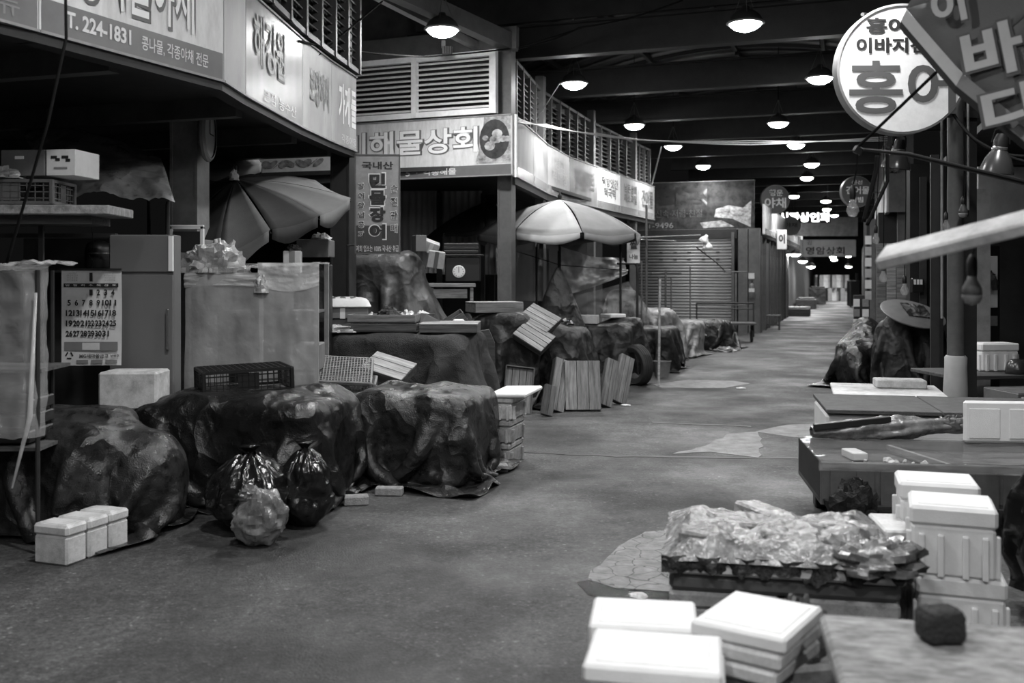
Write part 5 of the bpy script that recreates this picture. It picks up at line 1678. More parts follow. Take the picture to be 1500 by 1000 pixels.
# pale slab with a dark stone
tb = thing('slab_table', 'rough pale slab table in the near corner', 'table', (1.507, 2.268, 0), -.2)
def slabf(u, v):
    return ((u - .5) * 1.44, (v - .5) * 1.1, .6 + .004 * nz((u * 6, v * 6, 1), 1.5))
MB().box((0, 0, .575), (1.44, 1.1, .05), ch=.012).build('slab', 'slab', tb)
for sx in (-1, 1):
    for sy in (-1, 1):
        MB().box((sx * .62, sy * .45, .275), (.06, .06, .55)).build('leg', 'wood_dark', tb)
MB().box((0, 0, .3), (1.2, .8, .03)).build('shelf', 'wood_dark', tb)
def stone(u, v):
    a = u * 2 * PI; s = v * PI
    d = Vector((math.cos(a) * math.sin(s), math.sin(a) * math.sin(s), -math.cos(s)))
    q = Vector([math.copysign(abs(c) ** .38, c) for c in d])
    k = 1 + .09 * nz(d * 2 + Vector((3, 1, 0)), 1.5)
    return (q.x * .055 * k, q.y * .05 * k, q.z * .045 * k + .045)
o = MB().grid(stone, 28, 18).build('dark_stone', 'stone_dark', None, (1.17, 2.72, .602), (0, 0, .15), smooth=True)
tag(o, 'dark squarish stone lying on the pale slab', 'stone')

# frozen goods on stacked boxes
FA = -.2
def fpos(dx, dy, z=0.0):
    return (1.2 + dx * math.cos(FA) - dy * math.sin(FA), 4.5 + dx * math.sin(FA) + dy * math.cos(FA), z)
for k, (x, lb) in enumerate(((-.24, 'stained foam box under the left half of the frozen goods'), (.24, 'stained foam box under the right half of the frozen goods'))):
    foam_box(lb, fpos(x, -.03), .46, .62, .25, FA, 'foam_stained', group='foam boxes under the frozen goods')
o = thing('dark_tray', 'long dark tray board between the foam boxes and the foam slab', 'tray', fpos(0, 0, .253), FA)
MB().box((0, 0, .04), (.94, .7, .075), ch=.02).build('tray', 'plastic_mid', o)
o = thing('foam_slab', 'dirty foam slab carrying the frozen goods', 'slab', fpos(0, 0, .333), FA)
MB().box((0, 0, .03), (.97, .76, .055), ch=.012).build('slab', 'foam_dirty', o)
fz = thing('frozen_goods', 'frosted plastic covered packs of frozen goods on the foam slab', 'goods', fpos(0, .02, .39), FA)
def fzf(u, v):
    x = (u - .5) * 1.0; y = (v - .5) * .86
    e = min(1, 9 * min(u, 1 - u, v, 1 - v))
    z = .012 + .06 * e + .035 * e * abs(math.sin(u * 9.0 + nz((u * 3, v * 3, 0)))) ** .5 * (.5 + .5 * math.sin(v * 5)) + .025 * nz((u * 4, v * 4, 4), 1.6) * e
    z += .025 * e * (noise.ridged_multi_fractal(Vector((u * 4, v * 4, 7)), 1, 2.1, 3, .9, 2) - 1)
    return (x + .02 * nz((0, v * 6, 3), 1), y + .03 * nz((u * 6, 0, 1), 1), max(.004, z))
MB().grid(fzf, 90, 70).build('frosted_cover', 'ice', fz, smooth=.6)
for k in range(5):
    MB().box((-.35 + .15 * k, .05 + .25 * ((k * 7) % 3 - 1), .05), (.17, .24, .08), (.1 * (k % 3 - 1), .1, .4 * k), ch=.012).build('frozen_pack', 'ice', fz)
crumpled('shiny_film', None, None, (.36, -.3, .0), .22, .2, .14, 'bag_grey', 61, 36, fz)
def fringe(u, v):
    x = -.5 + 1.0 * u
    return (x, -.42 - .03 * nz((u * 20, v, 2), 1) - .02 * math.sin(u * 40), .03 - v * (.05 + .06 * abs(nz((u * 9, 3, 1), 1.5))))
MB().grid(fringe, 80, 5).build('hanging_fringe', 'leaf', fz, smooth=True)
for k, lb in enumerate(('dirty foam lid lowest of the small pile beside the frozen goods', 'dirty foam lid in the middle of the small pile beside the frozen goods', 'dirty foam lid on top of the small pile beside the frozen goods')):
    lid(lb, (1.78 + .01 * k, 4.72, .3 + k * .045), .14, .34, .042, (0, 0, FA + .04 * k), 'foam_dirty', 'small foam lids beside the frozen goods', False)
foam_box('stained foam box under the small pile of lids', (1.78, 4.72, 0), .14, .34, .298, FA, 'foam_stained', group='single foam boxes')

# white foam box stacks
foam_box('white foam box, lower of the near right stack', (1.98, 4.42, 0), .36, .34, .3, -.33, 'foam', group='white foam boxes at the right')
foam_box('white foam box, upper of the near right stack', (1.95, 4.42, .302), .35, .33, .3, -.36, 'foam', group='white foam boxes at the right')
foam_box('white foam box behind the near right stack, lower one', (2.1, 4.86, 0), .36, .32, .31, -.33, 'foam', group='white foam boxes at the right')
foam_box('white foam box behind the near right stack, upper one', (2.07, 4.86, .312), .36, .32, .3, -.3, 'foam', group='white foam boxes at the right')

# black plastic bag hanging at the right edge
bb = thing('bin_bag', 'black shiny plastic bag hanging from a stick at the right edge', 'bag', (2.62, 4.7, 0))
def bbf(u, v):
    a = u * 2 * PI
    rr = (.03 + .24 * math.sin(min(1, v * 1.15) * PI * .62)) * (1 + .14 * math.sin(a * 7 + 3 * v) + .16 * nz((math.cos(a) * 2, math.sin(a) * 2, v * 3), 1.2))
    return (rr * math.cos(a) + .05 * v, rr * math.sin(a), .86 - v * .78)
MB().grid(bbf, 60, 26).build('bag', 'bag_black', bb, smooth=True)
MB().tube([(-.22, -.1, .62), (-.16, -.1, .3), (.0, -.12, .02)], .016, 8).build('stick', 'wood_dark', bb)
MB().tube([(.02, 0, 0), (.02, 0, 1.3)], .02, 8).build('post', 'steel_dark', bb)

# covered tub table
tu = thing('covered_tub', 'long low tub under a clear plastic sheet at the right', 'tub', (2.92, 6.42, 0), -.14)
tw, td, z0, z1 = 1.95, .95, .2, .46
MB().box((0, 0, z0 + .015), (tw, td, .03)).build('tub_floor', 'steel', tu)
for s in (-1, 1):
    MB().box((0, s * (td / 2 - .015), (z0 + z1) / 2), (tw, .03, z1 - z0), ch=.006).build('tub_side', 'steel', tu)
    MB().box((s * (tw / 2 - .015), 0, (z0 + z1) / 2), (.03, td - .06, z1 - z0), ch=.006).build('tub_end', 'steel_dark', tu)
for k in range(13):
    MB().box((-tw / 2 + .12 + k * .14, -td / 2 - .006, (z0 + z1) / 2 - .02), (.1 if k % 3 else .13, .008, z1 - z0 - .05)).build('side_panel', 'plastic_mid' if k % 2 else 'steel', tu)
MB().box((0, 0, z1 - .08), (tw - .08, td - .08, .02)).build('ice_bed', 'board_dark', tu)
for k in range(60):
    x = -tw / 2 + .12 + R.random() * .8; y = -td / 2 + .1 + R.random() * .3
    s = R.uniform(.02, .05)
    if k < 26:
        MB().box((x, y, z1 - .05), (s, s * .8, s * .6), (R.random() * 3, R.random(), R.random() * 3), ch=.004).build('ice_lump', 'foam', tu)
MB().box((-tw / 2 + .3, .05, z1 - .04), (.1, .2, .05), .2, ch=.006).build('white_carton', 'paint_white', tu)
MB().box((-.3, -.02, z1 - .03), (.03, .7, .03), .3).build('cross_slat', 'steel_light', tu)
def tubf(u, v):
    x = (u - .5) * (tw + .02); y = (v - .5) * (td + .02)
    hump = .09 * math.exp(-((u - .82) / .12) ** 2) * math.sin(min(1, v * 1.3) * PI)
    return (x, y, z1 + .012 + .012 * nz((u * 5, v * 4, 3), 1.4) + hump - .02 * math.sin(u * PI) * math.sin(v * PI))
MB().grid(tubf, 40, 20).build('clear_cover', 'film_tub', tu, smooth=True)
def skirt(u, v):
    x = (u - .5) * (tw + .03)
    return (x, -td / 2 - .02 - .008 * nz((u * 14, v * 2, 1), 1.3), z1 + .01 - v * .06)
MB().grid(skirt, 40, 4).build('cover_hem', 'film_clear', tu, smooth=True)
for sx in (-1, 1):
    for sy in (-1, 1):
        MB().box((sx * (tw / 2 - .15), sy * (td / 2 - .12), .1), (.12, .12, .2), ch=.01).build('foot', 'plastic_black', tu)
crumpled('folded_tarp', None, None, (-tw / 2 + .18, -td / 2 - .02, .14), .16, .08, .24, 'tarp_dull', 71, 26, tu)
# foam lid standing upright behind the tub
up = thing('foam_cover', 'large white foam lid standing upright on the covered tub', 'lid', W(1470, 648, 6.72), -.1, 'single foam lids')
MB().box((0, .0, .14), (.52, .04, .28), ch=.014).build('slab', 'foam', up)
for x in (-.13, .13):
    MB().box((x, -.022, .13), (.2, .008, .2), ch=.003).build('raised_panel', 'foam', up)
# bundle of wrapped parasols lying behind the tub
bd = thing('wrapped_bundle', 'long bundle wrapped in dark plastic lying behind the tub', 'bundle', (W(1297, 632, 7.0).x, 6.93, .535), rot=(0, -.035, .04))
def bdf(u, v):
    a = v * 2 * PI
    rr = .02 + .055 * math.sin(min(1, u * 1.15 + .1) * PI * .8) * (1 + .25 * math.sin(a * 6 + u * 9) + .3 * nz((u * 9, math.cos(a), math.sin(a)), 1.4))
    return (-.55 + u * 1.08, rr * math.cos(a), rr * math.sin(a))
MB().grid(bdf, 60, 24).build('wrapping', 'bag_grey', bd, smooth=True)
MB().box((-.28, -.05, .055), (.54, .03, .045), (.1, -.06, 0), ch=.004).build('black_bar', 'plastic_black', bd)
crumpled('loose_end', None, None, (.45, 0, -.03), .12, .07, .1, 'tarp_grey', 77, 22, bd)
# chest with dark lid board
ch_ = thing('foam_chest', 'long white chest with a dark felt covered lid', 'chest', (3.2, 7.65, 0), -.2)
MB().box((0, 0, .29), (1.6, .92, .56), ch=.02).build('body', 'foam', ch_)
MB().box((-.405, -.01, .6), (.8, 1.0, .03), ch=.004).build('lid_board', 'board_dark', ch_)
MB().box((.405, -.01, .6), (.8, 1.0, .03), ch=.004).build('lid_board', 'board_dark', ch_)
MB().box((-.3, -.48, .58), (.08, .03, .03), ch=.004).build('catch', 'paint_white', ch_)
MB().box((.81, 0, .605), (.02, 1.0, .04)).build('lid_edging', 'steel_light', ch_)
# white table board behind
wt = thing('white_table', 'low table with a white board top behind the dark lid', 'table', (3.4, 9.02, 0), -.28)
MB().box((0, 0, .535), (.95, 1.2, .035), ch=.008).build('top', 'foam_dirty', wt)
for sx in (-1, 1):
    for sy in (-1, 1):
        MB().box((sx * .42, sy * .5, .26), (.05, .05, .52)).build('leg', 'wood_mid', wt)
o = lid('thick foam plank lying on the white table by the wrapped post', (3.62, 9.3, .556), .44, .26, .075, (0, 0, -.2), 'foam_dirty', 'single foam lids')
# things behind the post
bk2 = thing('low_table', 'dark low table inside the right shop opening', 'table', (5.35, 10.9, 0), .1)
MB().box((0, 0, .53), (1.6, .9, .04), ch=.006).build('top', 'wood_dark', bk2)
for sx in (-1, 1):
    for sy in (-1, 1):
        MB().box((sx * .72, sy * .38, .26), (.05, .05, .52)).build('leg', 'wood_dark', bk2)
foam_box('white foam box standing on edge in the right shop', (5.32, 11.0, .555), .44, .28, .3, .1, 'foam', group='single foam boxes')
o = MB().lathe([(.0, .16), (.06, .155), (.1, .12), (.115, .05), (.12, 0)], 24).build('dark_bowl', 'enamel', None, (5.38, 10.6, .552), smooth=True)
tag(o, 'dark shiny bowl turned upside down before the foam box', 'bowl')
carton('grey tub box at the right edge beside the dark bowl', (4.5, 8.5, .0), .7, .5, .62, (0, 0, .1), 'plastic_mid', tape=False, group='cartons')
fr2 = thing('white_fridge', 'white panel cabinet with a bag hanging on it in the right shop', 'cabinet', (W(1452, 450, 11.9).x, 12.0, 0), .05)
MB().box((0, .2, .98), (.32, .4, 1.95), ch=.01).build('body', 'plastic_black', fr2)
MB().box((0, -.01, 1.52), (.24, .02, .62), ch=.004).build('white_panel', 'paint_white', fr2)
MB().box((0, -.01, 1.05), (.24, .02, .12), ch=.004).build('lower_panel', 'plastic_grey', fr2)
crumpled('hanging_bag', None, None, (-.03, -.08, 1.42), .13, .05, .25, 'tarp_grey', 81, 22, fr2)

# dark tarpaulins past the post
cloth('tarpaulin', 'black tarpaulin over a low heap on the right past the white table', 'tarpaulin', 'tarp_black', 44, 44, 2.0, 1.9, (5.05, 14.6), -.33,
      [('box', (5.1, 14.6, .32), (.3, .4, .3), -.3, .1), ('ball', (5.3, 14.9, .6), (.25, .3, .35)), ('ball', (4.9, 14.2, .3), (.2, .25, .3))], seed=37, group=TARPG, steps=100)
cloth('tarpaulin', 'dark tarpaulin hanging steeply from the round table', 'tarpaulin', 'tarp_dull', 46, 42, 2.3, 2.1, (5.3, 13.2), .1,
      [('box', (5.35, 13.4, .5), (.4, .3, .5), .1, .2), ('ball', (5.3, 13.3, .85), (.36, .2, .3))], seed=41, group=TARPG, steps=100)
rt = thing('round_table', 'round grey tabletop tilted up on the dark tarpaulin', 'table', (5.25, 13.05, 1.08), rot=(.42, .12, 0))
MB().lathe([(0, 0), (.4, 0), (.415, .01), (.415, .022), (.4, .03), (0, .03)], 40).build('top', 'plastic_mid', rt, smooth=.6)
def flap(u, v):
    x = -.1 + .32 * u; y = -.12 + v * .38
    return (x, y, .045 + .02 * nz((u * 4, v * 4, 2), 1.5))
MB().grid(flap, 12, 12).build('cloth_scrap', 'tarp_dull', rt, smooth=True)
for sx in (-.2, .2):
    MB().tube([(sx, .1, 0), (sx, .35, -.8)], .015, 6).build('leg', 'steel_dark', rt)
for px, Y in ((1352, 14.2), (1369, 11.6), (1378, 12.0)):
    q = W(px, 400, Y)
    tag(MB().box((q.x, q.y, 1.5), (.09 if px < 1375 else .05, .09, 3.0), -.3).build('column', 'steel_dark'), 'dark post behind the round steel post', None, None, 'structure')
# sheet of wooden boards behind
wp = thing('plank_screen', 'grey plank screen behind the tilted round table', 'screen', (W(1350, 440, 15.6).x, 15.6, 0), -.2)
for k in range(9):
    MB().box((-.6 + k * .15, 0, 1.05), (.14, .03, 2.1), ch=.004).build('plank', 'wood_mid', wp)
# lit price board stack at right
pb = thing('small_notice', 'small pale notice box hanging behind the clear bulb', 'notice', W(1343, 418, 14.12))
MB().box((0, 0, .0), (.16, .08, .2), ch=.006).build('box', 'plastic_black', pb)
for k in (-1, 0, 1):
    MB().box((k * .045, -.045, .05), (.03, .01, .07)).build('label', 'paint_white', pb)
shf = thing('magazine_rack', 'narrow rack of pale cards on the right side of the street', 'rack', (W(1262, 470, 20.0).x, 20.0, 0), -.3)
MB().box((0, 0, .6), (.3, .3, 1.2)).build('frame', 'steel_dark', shf)
for k in range(10):
    MB().box((-.1 + .17 * (k % 2), -.16, .25 + .2 * (k // 2)), (.12, .02, .15), (0, 0, 0)).build('card', 'paper' if k % 3 else 'plastic_grey', shf)
for k in range(6):
    MB().box((.12, -.16, 1.2 + .22 * k), (.12, .02, .17)).build('card', 'paper' if k % 2 else 'card_pale', shf)
MB().box((.12, -.13, 1.9), (.06, .03, 1.6)).build('upright', 'steel_dark', shf)

# ================================================================== HANGING SIGNS, LAMPS, CABLES
def round_sign(label, px, py, rpx, Y, face, ink, lines, rz=0.0, edge='steel_light'):
    c = W(px, py, Y); rad = rpx * Y / F
    r = thing('round_sign', label, 'sign', c, rz, 'round projecting signs')
    MB().lathe([(0, -.06), (rad * .97, -.06), (rad * .97, .06), (0, .06)], 56).build('light_box', face, r, rot=(PI / 2, 0, 0), smooth=.6)
    MB().lathe([(rad * .965, -.07), (rad, -.065), (rad, .065), (rad * .965, .07)], 56, cap=False).build('rim', edge, r, rot=(PI / 2, 0, 0), smooth=.6)
    for tx, x, z, w, h, m, bd in lines:
        letters(r, tx, x * rad, z * rad, w * rad, h * rad, m, -.064, bd)
    return r


r = round_sign('big white round sign with dark bold lettering for skate at the right', 1318, 103, 95, 8.6, 'sign_white', 'ink', [
    ('홍어', -.24, .66, .62, .25, 'ink', .04), ('이바지전문', -.02, .36, 1.36, .24, 'ink', .035), ('홍어', .0, -.28, 1.62, .82, 'ink_grey', .02)], -.02)
for s in (-.25, .3):
    MB().tube([(s * 1.2, .06, .5), (s * 1.2 + .12, .3, .56), (.62, .62, .56)], .016, 6).build('bracket', 'steel', r)
MB().tube([(.3, .06, -.3), (.62, .6, -.3)], .016, 6).build('bracket', 'steel', r)
r = round_sign('round dark sign with pale lettering for lucky vegetables', 1135, 292, 21, 30.0, 'ink_grey', 'paint_white', [('행운', .05, .45, .95, .45, 'paint_white', .02), ('야채', .0, -.25, 1.5, .72, 'paint_white', .02)])
MB().tube([(-.3, .05, -.1), (-.75, .2, -.1)], .02, 6).build('bracket', 'steel', r)
r = round_sign('round dark sign for dried fish half hidden by the hanging bulb', 1254, 281, 23, 25.0, 'ink_grey', 'paint_white', [('신선', .0, .6, .7, .26, 'paint_white', .02), ('건어물', .05, .1, 1.5, .5, 'paint_white', .02), ('비빔', .0, -.5, .8, .36, 'paint_white', .02)])
MB().tube([(.3, .05, 0), (.8, .2, 0)], .02, 6).build('bracket', 'steel', r)
r = round_sign('small dim round sign hanging below the vegetable sign', 1158, 331, 14, 36.0, 'sign_grey', 'ink', [('야채', 0, .1, 1.3, .5, 'ink', .02)])
MB().tube([(-.2, .05, 0), (-.8, .2, 0)], .02, 6).build('bracket', 'steel', r)
r = thing('square_sign', 'small white upright sign with one dark character on the far left row', 'sign', W(1145, 360, 31.5))
MB().box((0, 0, .2), (.32, .06, .62), ch=.01).build('light_box', 'sign_white', r); letters(r, '이', 0, .22, .2, .3, 'ink', -.034, .05)
MB().tube([(-.1, .05, .45), (-.5, .3, .45)], .02, 6).build('bracket', 'steel', r)
# lit letter strip and banner across the far street
r = thing('lit_letter_strip', 'glowing white letter strip across the far street', 'sign', W(1178, 318, 37.5))
MB().box((0, .05, .0), (2.0, .05, .42)).build('backing', 'steel_dark', r)
letters(r, '시장상인회', 0, .0, 1.9, .36, 'tube_glow', .018, .04, 'glowing_letters')
for s in (-.9, .9):
    MB().tube([(s, .05, .2), (s, .05, 1.7)], .01, 5).build('hanger', 'steel', r)
r = thing('street_banner', 'wide pale banner with handwritten shop name across the far street', 'banner', W(1213, 375, 44.0))
MB().grid(lambda u, v: ((u - .5) * 2.5, .05 * math.sin(u * 8), -.02 + v * .75), 12, 3).build('cloth', 'fabric_light', r, smooth=True)
letters(r, '영암상회', -.15, .24, 1.7, .34, 'ink', -.07, .01); letters(r, '김', -.85, .6, .2, .2, 'ink_grey', -.07)
for s in (-1.2, 1.2):
    MB().tube([(s, 0, .7), (s * 1.3, .2, 2.3)], .01, 5).build('hanger', 'cable', r)
r = thing('street_banner', 'lamp lit pale board above the handwritten banner', 'banner', W(1209, 343, 40.0))
MB().box((0, 0, .3), (2.6, .04, .75)).build('board', 'sign_grey', r)
for s in (-1.2, 1.2):
    MB().tube([(s, 0, .6), (s, .1, 1.9)], .01, 5).build('hanger', 'cable', r)

# bell lamps at the right
span((3.15, 9.0, 3.08), (4.3, 9.2, 3.08), .05, .06, 'steel_dark', 'dark rail behind the big round sign carrying the hanging bulbs')


def bell(label, px, py, Y, rad, tilt, end):
    r = thing('bell_lamp', label, 'lamp', W(px, py, Y), rot=tilt, group='unlit bell lamps at the right')
    MB().lathe([(rad, 0), (rad * .97, .03), (rad * .75, .1), (rad * .45, .15), (rad * .4, .16)], 26, cap=False).build('lamp_shade', 'enamel', r, smooth=True)
    MB().lathe([(rad * .42, .15), (rad * .46, .155), (rad * .46, .17), (rad * .42, .175)], 20).build('collar', 'chrome', r, smooth=.6)
    MB().lathe([(rad * .42, .16), (rad * .42, .22), (rad * .3, .26), (0, .265)], 18).build('socket', 'plastic_black', r, smooth=.7)
    MB().tube([(-.06, 0, .2), (-.05, 0, .28), (0, 0, .31), (.05, 0, .28), (.06, 0, .2)], .005, 6).build('hook', 'cable', r)
    MB().lathe([(0, -.03), (.03, -.02), (.035, .03), (.02, .09)], 14).build('bulb', 'bulb_glass', r, smooth=True)
    e = Euler(tilt).to_matrix().inverted() @ (end - r.location)
    MB().tube([(0, 0, .3), e], .005, 5).build('cord', 'cable', r)
    return r


bell('dark bell lamp hanging under the big round sign', 1312, 247, 8.9, .13, (.1, .12, 0), W(1316, 163, 9.0))
bell('dark bell lamp hanging in front of the pale board at the right', 1459, 254, 6.6, .108, (.12, .1, 0), W(1462, 150, 6.6))


def bulb(label, px, py, Y, r0, m='bulb_glass', cord=None, led=False):
    r = thing('hanging_bulb', label, 'bulb', W(px, py, Y), group='unlit bulbs at the right')
    if led:
        MB().lathe([(0, 0), (r0 * .7, .2 * r0), (r0, .8 * r0), (r0, 1.05 * r0)], 20).build('diffuser', 'plastic_grey', r, smooth=True)
        MB().lathe([(r0, 1.05 * r0), (r0 * .95, 1.8 * r0), (r0 * .5, 2.7 * r0), (r0 * .42, 3.0 * r0)], 20).build('heat_sink', 'plastic_mid', r, smooth=True)
        top = 3.0 * r0
    else:
        MB().lathe([(0, 0), (r0 * .6, .2 * r0), (r0, r0), (r0 * .85, 1.6 * r0), (r0 * .45, 2.4 * r0), (r0 * .4, 2.9 * r0)], 20).build('glass', m, r, smooth=True)
        MB().tube([(0, 0, 2.4 * r0), (-.006, 0, 1.2 * r0), (.006, 0, 1.2 * r0), (0, 0, 2.4 * r0)], .0015, 4).build('filament', 'chrome', r)
        top = 2.8 * r0
    MB().lathe([(r0 * .42, top), (r0 * .5, top + .01), (r0 * .5, top + .055), (r0 * .2, top + .075)], 14).build('socket', 'plastic_black', r, smooth=.7)
    e = (cord - r.location) if cord is not None else Vector((0, 0, top + .5))
    MB().tube([(0, 0, top + .07), Vector((0, 0, top + .07)).lerp(e, .5) + Vector((.01, 0, 0)), e], .004, 5).build('cord', 'cable', r)
    return r


bulb('large clear bulb hanging in front of the lit right sign panel', 1249, 318, 5.2, .033, cord=W(1256, 222, 5.2))
bulb('clear bulb hanging before the grey column past the magazine rack', 1294, 414, 9.0, .038, cord=W(1293, 163, 9.0))
bulb('clear bulb hanging above the tilted round table', 1325, 433, 9.05, .039, cord=W(1326, 163, 9.05))
bulb('clear bulb hanging just beside the round steel post', 1386, 338, 8.95, .035, cord=W(1385, 163, 9.15))
bulb('small pale lamp bulb hanging in front of the round steel post', 1411, 319, 8.95, .04, led=True, cord=W(1412, 163, 9.1))
bulb('large blurred lamp bulb hanging under the foam plank', 1424, 447, 3.4, .033, led=True, cord=W(1424, 340, 3.4))
bulb('clear bulb lying by the pipes behind the hanging bulb', 1283, 357, 9.0, .034, cord=W(1288, 163, 9.0))

# parasol with lettering in the upper right corner
c0 = W(1585, -40, 4.3)
rim = [W(*q) for q in ((1328, 14, 4.75), (1410, 108, 4.45), (1520, 196, 4.2), (1660, 240, 4.0), (1800, 120, 3.9), (1800, -120, 4.4), (1640, -260, 4.9), (1420, -160, 5.0))]
r = canopy('parasol', 'grey parasol with large pale lettering in the upper corner', c0, rim, 'fabric_mid', 0, .03)
for i in (0, 1, 2):
    a, b = rim[i] - c0, rim[(i + 1) % 8] - c0
    a, b = a, b
    dn = Vector((-.02, .02, -.05))
    MB().grid(lambda u, v: tuple(a.lerp(b, u) + dn * v ), 30, 2).build('striped_hem', 'fabric_light' if i != 1 else 'fabric_pale', r, smooth=True)
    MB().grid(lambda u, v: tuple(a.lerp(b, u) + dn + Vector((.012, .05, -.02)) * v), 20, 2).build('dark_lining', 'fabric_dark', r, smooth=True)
MB().tube([Vector((0, 0, .05)), Vector((.35, .55, -2.45)), Vector((.5, .8, -3.2 + .0))], .02, 8).build('pole', 'steel_dark', r)
nrm = (rim[1] - c0).cross(rim[2] - c0).normalized()
if nrm.y > 0: nrm = -nrm
for tx, px, py, Y, hh, ww in (('바', 1448, 55, 4.28, .26, .24), ('다', 1480, 140, 4.16, .22, .24), ('이', 1385, -2, 4.5, .2, .14)):
    p = W(px, py, Y)
    # project onto the panel plane along the normal
    pl_n = nrm
    d = (p - rim[1]).dot(pl_n)
    p = p - pl_n * d + pl_n * .034
    xa = Vector((1, 0, 0)); xa = (xa - pl_n * xa.dot(pl_n)).normalized(); za = xa.cross(-pl_n) * -1
    if za.z < 0: za = -za
    ya = -pl_n
    Mx = Matrix((xa, ya, za)).transposed().to_4x4()
    for m, bd, o_, s_ in (('ink_grey', .06, 0, 1.12), ('fabric_light', .035, .004, 1.0)):
        o = link('lettering' if o_ else 'lettering_outline', text_mesh(tx, ww * s_, hh * s_, bd), m, r)
        Mx.translation = p + pl_n * o_ - c0
        o.matrix_local = Mx.copy()

# blurred foam plank on a stand, right foreground
fp = thing('foam_plank', 'long pale foam plank tilted across the near right corner', 'plank', (0, 0, 0))
a, b = W(1292, 378, 3.5), W(1545, 315, 3.05)
d = b - a
q = d.to_track_quat('X', 'Z').to_matrix() @ Euler((.55, 0, 0)).to_matrix()
MB().box((a + b) / 2, (d.length, .11, .045), q, ch=.008).build('plank', 'foam_dirty', fp)
ft = W(1535, 320, 3.1)
MB().tube([(ft.x, ft.y + .05, 0), (ft.x, ft.y + .05, ft.z)], .022, 8).build('stand', 'steel_dark', fp)

# rod with hook and lines
ln = thing('hook_rod', 'dark bent rod with a hook carrying the hanging bulb', 'rod', W(1420, 250, 5.2))
o0 = ln.location.copy()
MB().tube([W(1256, 218, 5.2) - o0, W(1330, 226, 5.2) - o0, W(1400, 243, 5.2) - o0, W(1520, 272, 5.2) - o0], [.006, .012, .013, .016], 8).build('rod', 'plastic_black', ln)
MB().tube([W(1256, 216, 5.2) - o0, W(1320, 155, 5.0) - o0, W(1388, 90, 4.7) - o0], .008, 8).build('stay_line', 'cable', ln)
MB().box(W(1257, 220, 5.2) - o0, (.05, .03, .04), (0, .5, 0), ch=.006).build('hook_block', 'plastic_black', ln)
MB().tube([W(1520, 272, 5.2) - o0, W(1522, 272, 5.2) - o0 - Vector((0, 0, 2.04))], .02, 8).build('upright', 'steel_dark', ln)


def cable(label, pts, r=.008, material='cable', sag=0.0, name='cable', n=14):
    P = [W(*p) for p in pts]
    o0 = P[0].copy()
    out = []
    for i in range(len(P) - 1):
        for k in range(n):
            t = k / n
            q = P[i].lerp(P[i + 1], t); q.z -= sag * 4 * t * (1 - t)
            out.append(q - o0)
    out.append(P[-1] - o0)
    o = MB().tube(out, r, 6).build(name, material, None, o0, smooth=True)
    return tag(o, label, 'cable', 'cables over the street')


cable('black cable hanging down across the bean sprout sign', [(96, -10, 5.0), (97, 55, 5.0), (70, 180, 5.0), (10, 385, 5.1)], .008)
cable('black cable sagging from the shiny panel past the white louvre', [(424, 66, 9.0), (438, 60, 9.0), (520, 75, 10.9), (625, 83, 12.6), (755, 70, 13.6), (860, 38, 13.5)], .011, sag=.01)
cable('black cable rising diagonally beside the near louvres', [(462, 84, 9.6), (560, 2, 11.5)], .011)
cable('black cable arching below the first girder', [(750, 72, 13.6), (850, 40, 13.4), (1000, 0, 12.5)], .012, sag=.05)
for k, (dz, lb) in enumerate(((0, 'bundle of pale wires running along the middle louvres, upper strand'), (3, 'bundle of pale wires running along the middle louvres, middle strand'), (6, 'bundle of pale wires running along the middle louvres, lower strand'))):
    cable(lb, [(756, 172 + dz, 13.5), (800, 186 - dz * .6, 15.5), (880, 196 + dz * .5, 17.5), (960, 206, 20), (1100, 212 - dz, 20.5), (1300, 200 + dz, 19)], .009, 'cable_pale', .015)
cable('pale stay wire hanging from the fourth inner lamp', [(969, 215, 21), (955, 270, 23)], .014, 'cable_pale')
cable('thin stay wire from the third lamp to the corner panel', [(820, 122, 15.2), (787, 174, 14.6)], .007, 'cable_pale')
cable('black cable looped from the rod towards the right sign', [(1285, 228, 6.0), (1283, 250, 6.0), (1265, 325, 6.0)], .013)
cable('second black cable beside the right sign panel', [(1300, 215, 6.0), (1300, 265, 6.0), (1270, 330, 6.0)], .011)
cable('black cable slung from the round sign to the right shop', [(1390, 155, 8.6), (1430, 205, 8.4), (1520, 240, 8)], .012, sag=.03)
cable('black cable slung lower to the right shop', [(1395, 165, 8.6), (1440, 215, 8.4), (1520, 228, 8)], .012, sag=.03)

# ================================================================== FAR STREET THINGS
sl = thing('wooden_stool', 'low wooden stool by the corner column with the extinguisher', 'stool', G(1133, 483) + Vector((0, .1, 0)), -.3)
MB().box((0, 0, .42), (.46, .3, .035), ch=.004).build('seat', 'wood_mid', sl)
for sx in (-1, 1):
    for sy in (-1, 1):
        MB().box((sx * .19, sy * .11, .2), (.045, .045, .4)).build('leg', 'wood_dark', sl)
MB().box((0, 0, .14), (.36, .03, .03)).build('stretcher', 'wood_dark', sl)
ex = thing('fire_extinguisher', 'fire extinguisher hanging on the corner column', 'extinguisher', W(1101, 436, 27.42))
MB().lathe([(0, 0), (.07, 0), (.075, .03), (.075, .32), (.05, .38), (.02, .4), (.02, .44), (0, .44)], 18).build('cylinder', 'plastic_mid', ex, smooth=.8)
MB().lathe([(.0765, .16), (.0765, .26)], 18, cap=False).build('label_band', 'paper', ex)
MB().box((0, -.03, .45), (.03, .12, .03)).build('handle', 'plastic_black', ex)
MB().box((0, .02, .6), (.16, .02, .16)).build('notice', 'paper', ex)
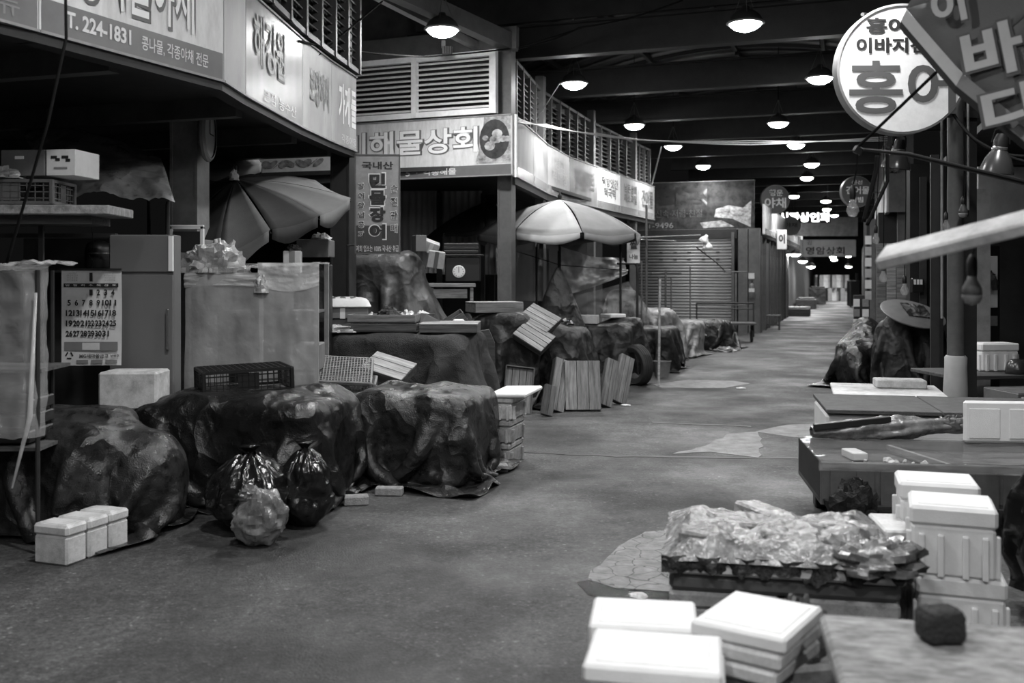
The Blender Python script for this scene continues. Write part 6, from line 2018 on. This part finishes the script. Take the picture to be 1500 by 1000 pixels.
# low displays and boxes down the street
for k, (px, py, w, d, h, lb) in enumerate(((1168, 463, .9, 1.2, .3, 'low pale display of goods down the far left row'), (1180, 452, .9, 1.6, .45, 'dark table of goods farther down the far left row'), (1197, 445, .9, 1.2, .9, 'covered crate stack near the end of the far left row'))):
    g = G(px, py)
    r = thing('market_display', lb, 'display', (g.x + .15, g.y + .4, 0), -.33, 'goods down the far left row')
    MB().box((0, 0, h / 2), (w, d, h), ch=.02).build('table', 'wood_dark' if k < 2 else 'tarp_grey', r)
    if k == 0:
        for j in range(4):
            MB().box((-.25 + .16 * j, -.3 + .2 * (j % 2), h + .04), (.28, .4, .06), .3 * j, ch=.01).build('pale_pack', 'paper', r)
    else:
        MB().box((0, 0, h + .04), (w * .8, d * .8, .08), .1, ch=.02).build('cover', 'tarp_grey', r)
for k in range(16):
    px = 1196 + (k % 8) * 6.2; row = k // 8
    Y = 62 + (k % 3) * .4
    x = pxX(px, Y)
    carton('pale carton at the far street end, %s row, %s from the left' % (('bottom', 'top')[row], ('first', 'second', 'third', 'fourth', 'fifth', 'sixth', 'seventh', 'eighth')[k % 8]),
           (x, Y, row * .82), .25 + .015 * ((k * 5) % 3), .5, .8, (0, 0, -.1), 'card_pale' if k % 3 else 'card', group='boxes at the end of the street', tape=False)
r = thing('dark_cart', 'dark upright cart at the right end of the street', 'cart', (pxX(1250, 50), 50, 0))
MB().box((0, 0, .7), (.5, .5, 1.3), ch=.05).build('body', 'plastic_black', r); MB().box((.1, -.2, 1.5), (.1, .1, .4)).build('handle', 'plastic_black', r)
for s in (-.2, .2):
    MB().lathe([(0, -.03), (.08, -.03), (.08, .03), (0, .03)], 12).build('wheel', 'rubber', r, (s, -.2, .08), (0, PI / 2, 0))
# litter on the road
for k, (px, py, lb) in enumerate(((1085, 569, 'scrap of white paper on the road past the pale paving strip'), (916, 594, 'small white scrap on the road at the leaning trays'), (935, 874, 'white scrap lying in the wet gutter'))):
    g = G(px, py)
    crumpled('paper_scrap', lb, 'litter', (g.x, g.y, .006), .07 if k < 2 else .05, .05, .012, 'paper', 90 + k, 14, group='litter on the road')
g = G(1062, 515); crumpled('rubbish_heap', 'small heap of wrappings on the road at the far tarpaulin', 'rubbish', (g.x, g.y, .006), .25, .2, .1, 'bag_grey', 95, 20)
# small bare bulb in the alley
r = thing('hanging_bulb', 'tiny bright bulb beside the dark column above the alley', 'bulb', W(521, 58, 12.5))
MB().lathe([(0, -.03), (.03, -.02), (.035, .01), (.015, .05)], 12).build('glass', 'bulb_glow', r, smooth=True)
MB().lathe([(.018, .045), (.018, .09), (0, .1)], 10).build('socket', 'plastic_black', r)
MB().tube([(0, 0, .09), (-.05, .0, .5)], .004, 5).build('cord', 'cable', r)
# junction box hanging at the louvre below the lamp
r = thing('junction_box', 'small metal box hung below the lamp on the white louvre', 'box', W(655, 78, 13.4))
MB().box((0, 0, .04), (.14, .06, .11), ch=.006).build('case', 'steel', r)
for k in range(4):
    MB().box((-.03 + k * .03, -.032, .04), (.012, .006, .1)).build('fin', 'steel_dark', r)
MB().box((-.05, 0, .12), (.05, .05, .1)).build('bracket', 'steel_light', r)
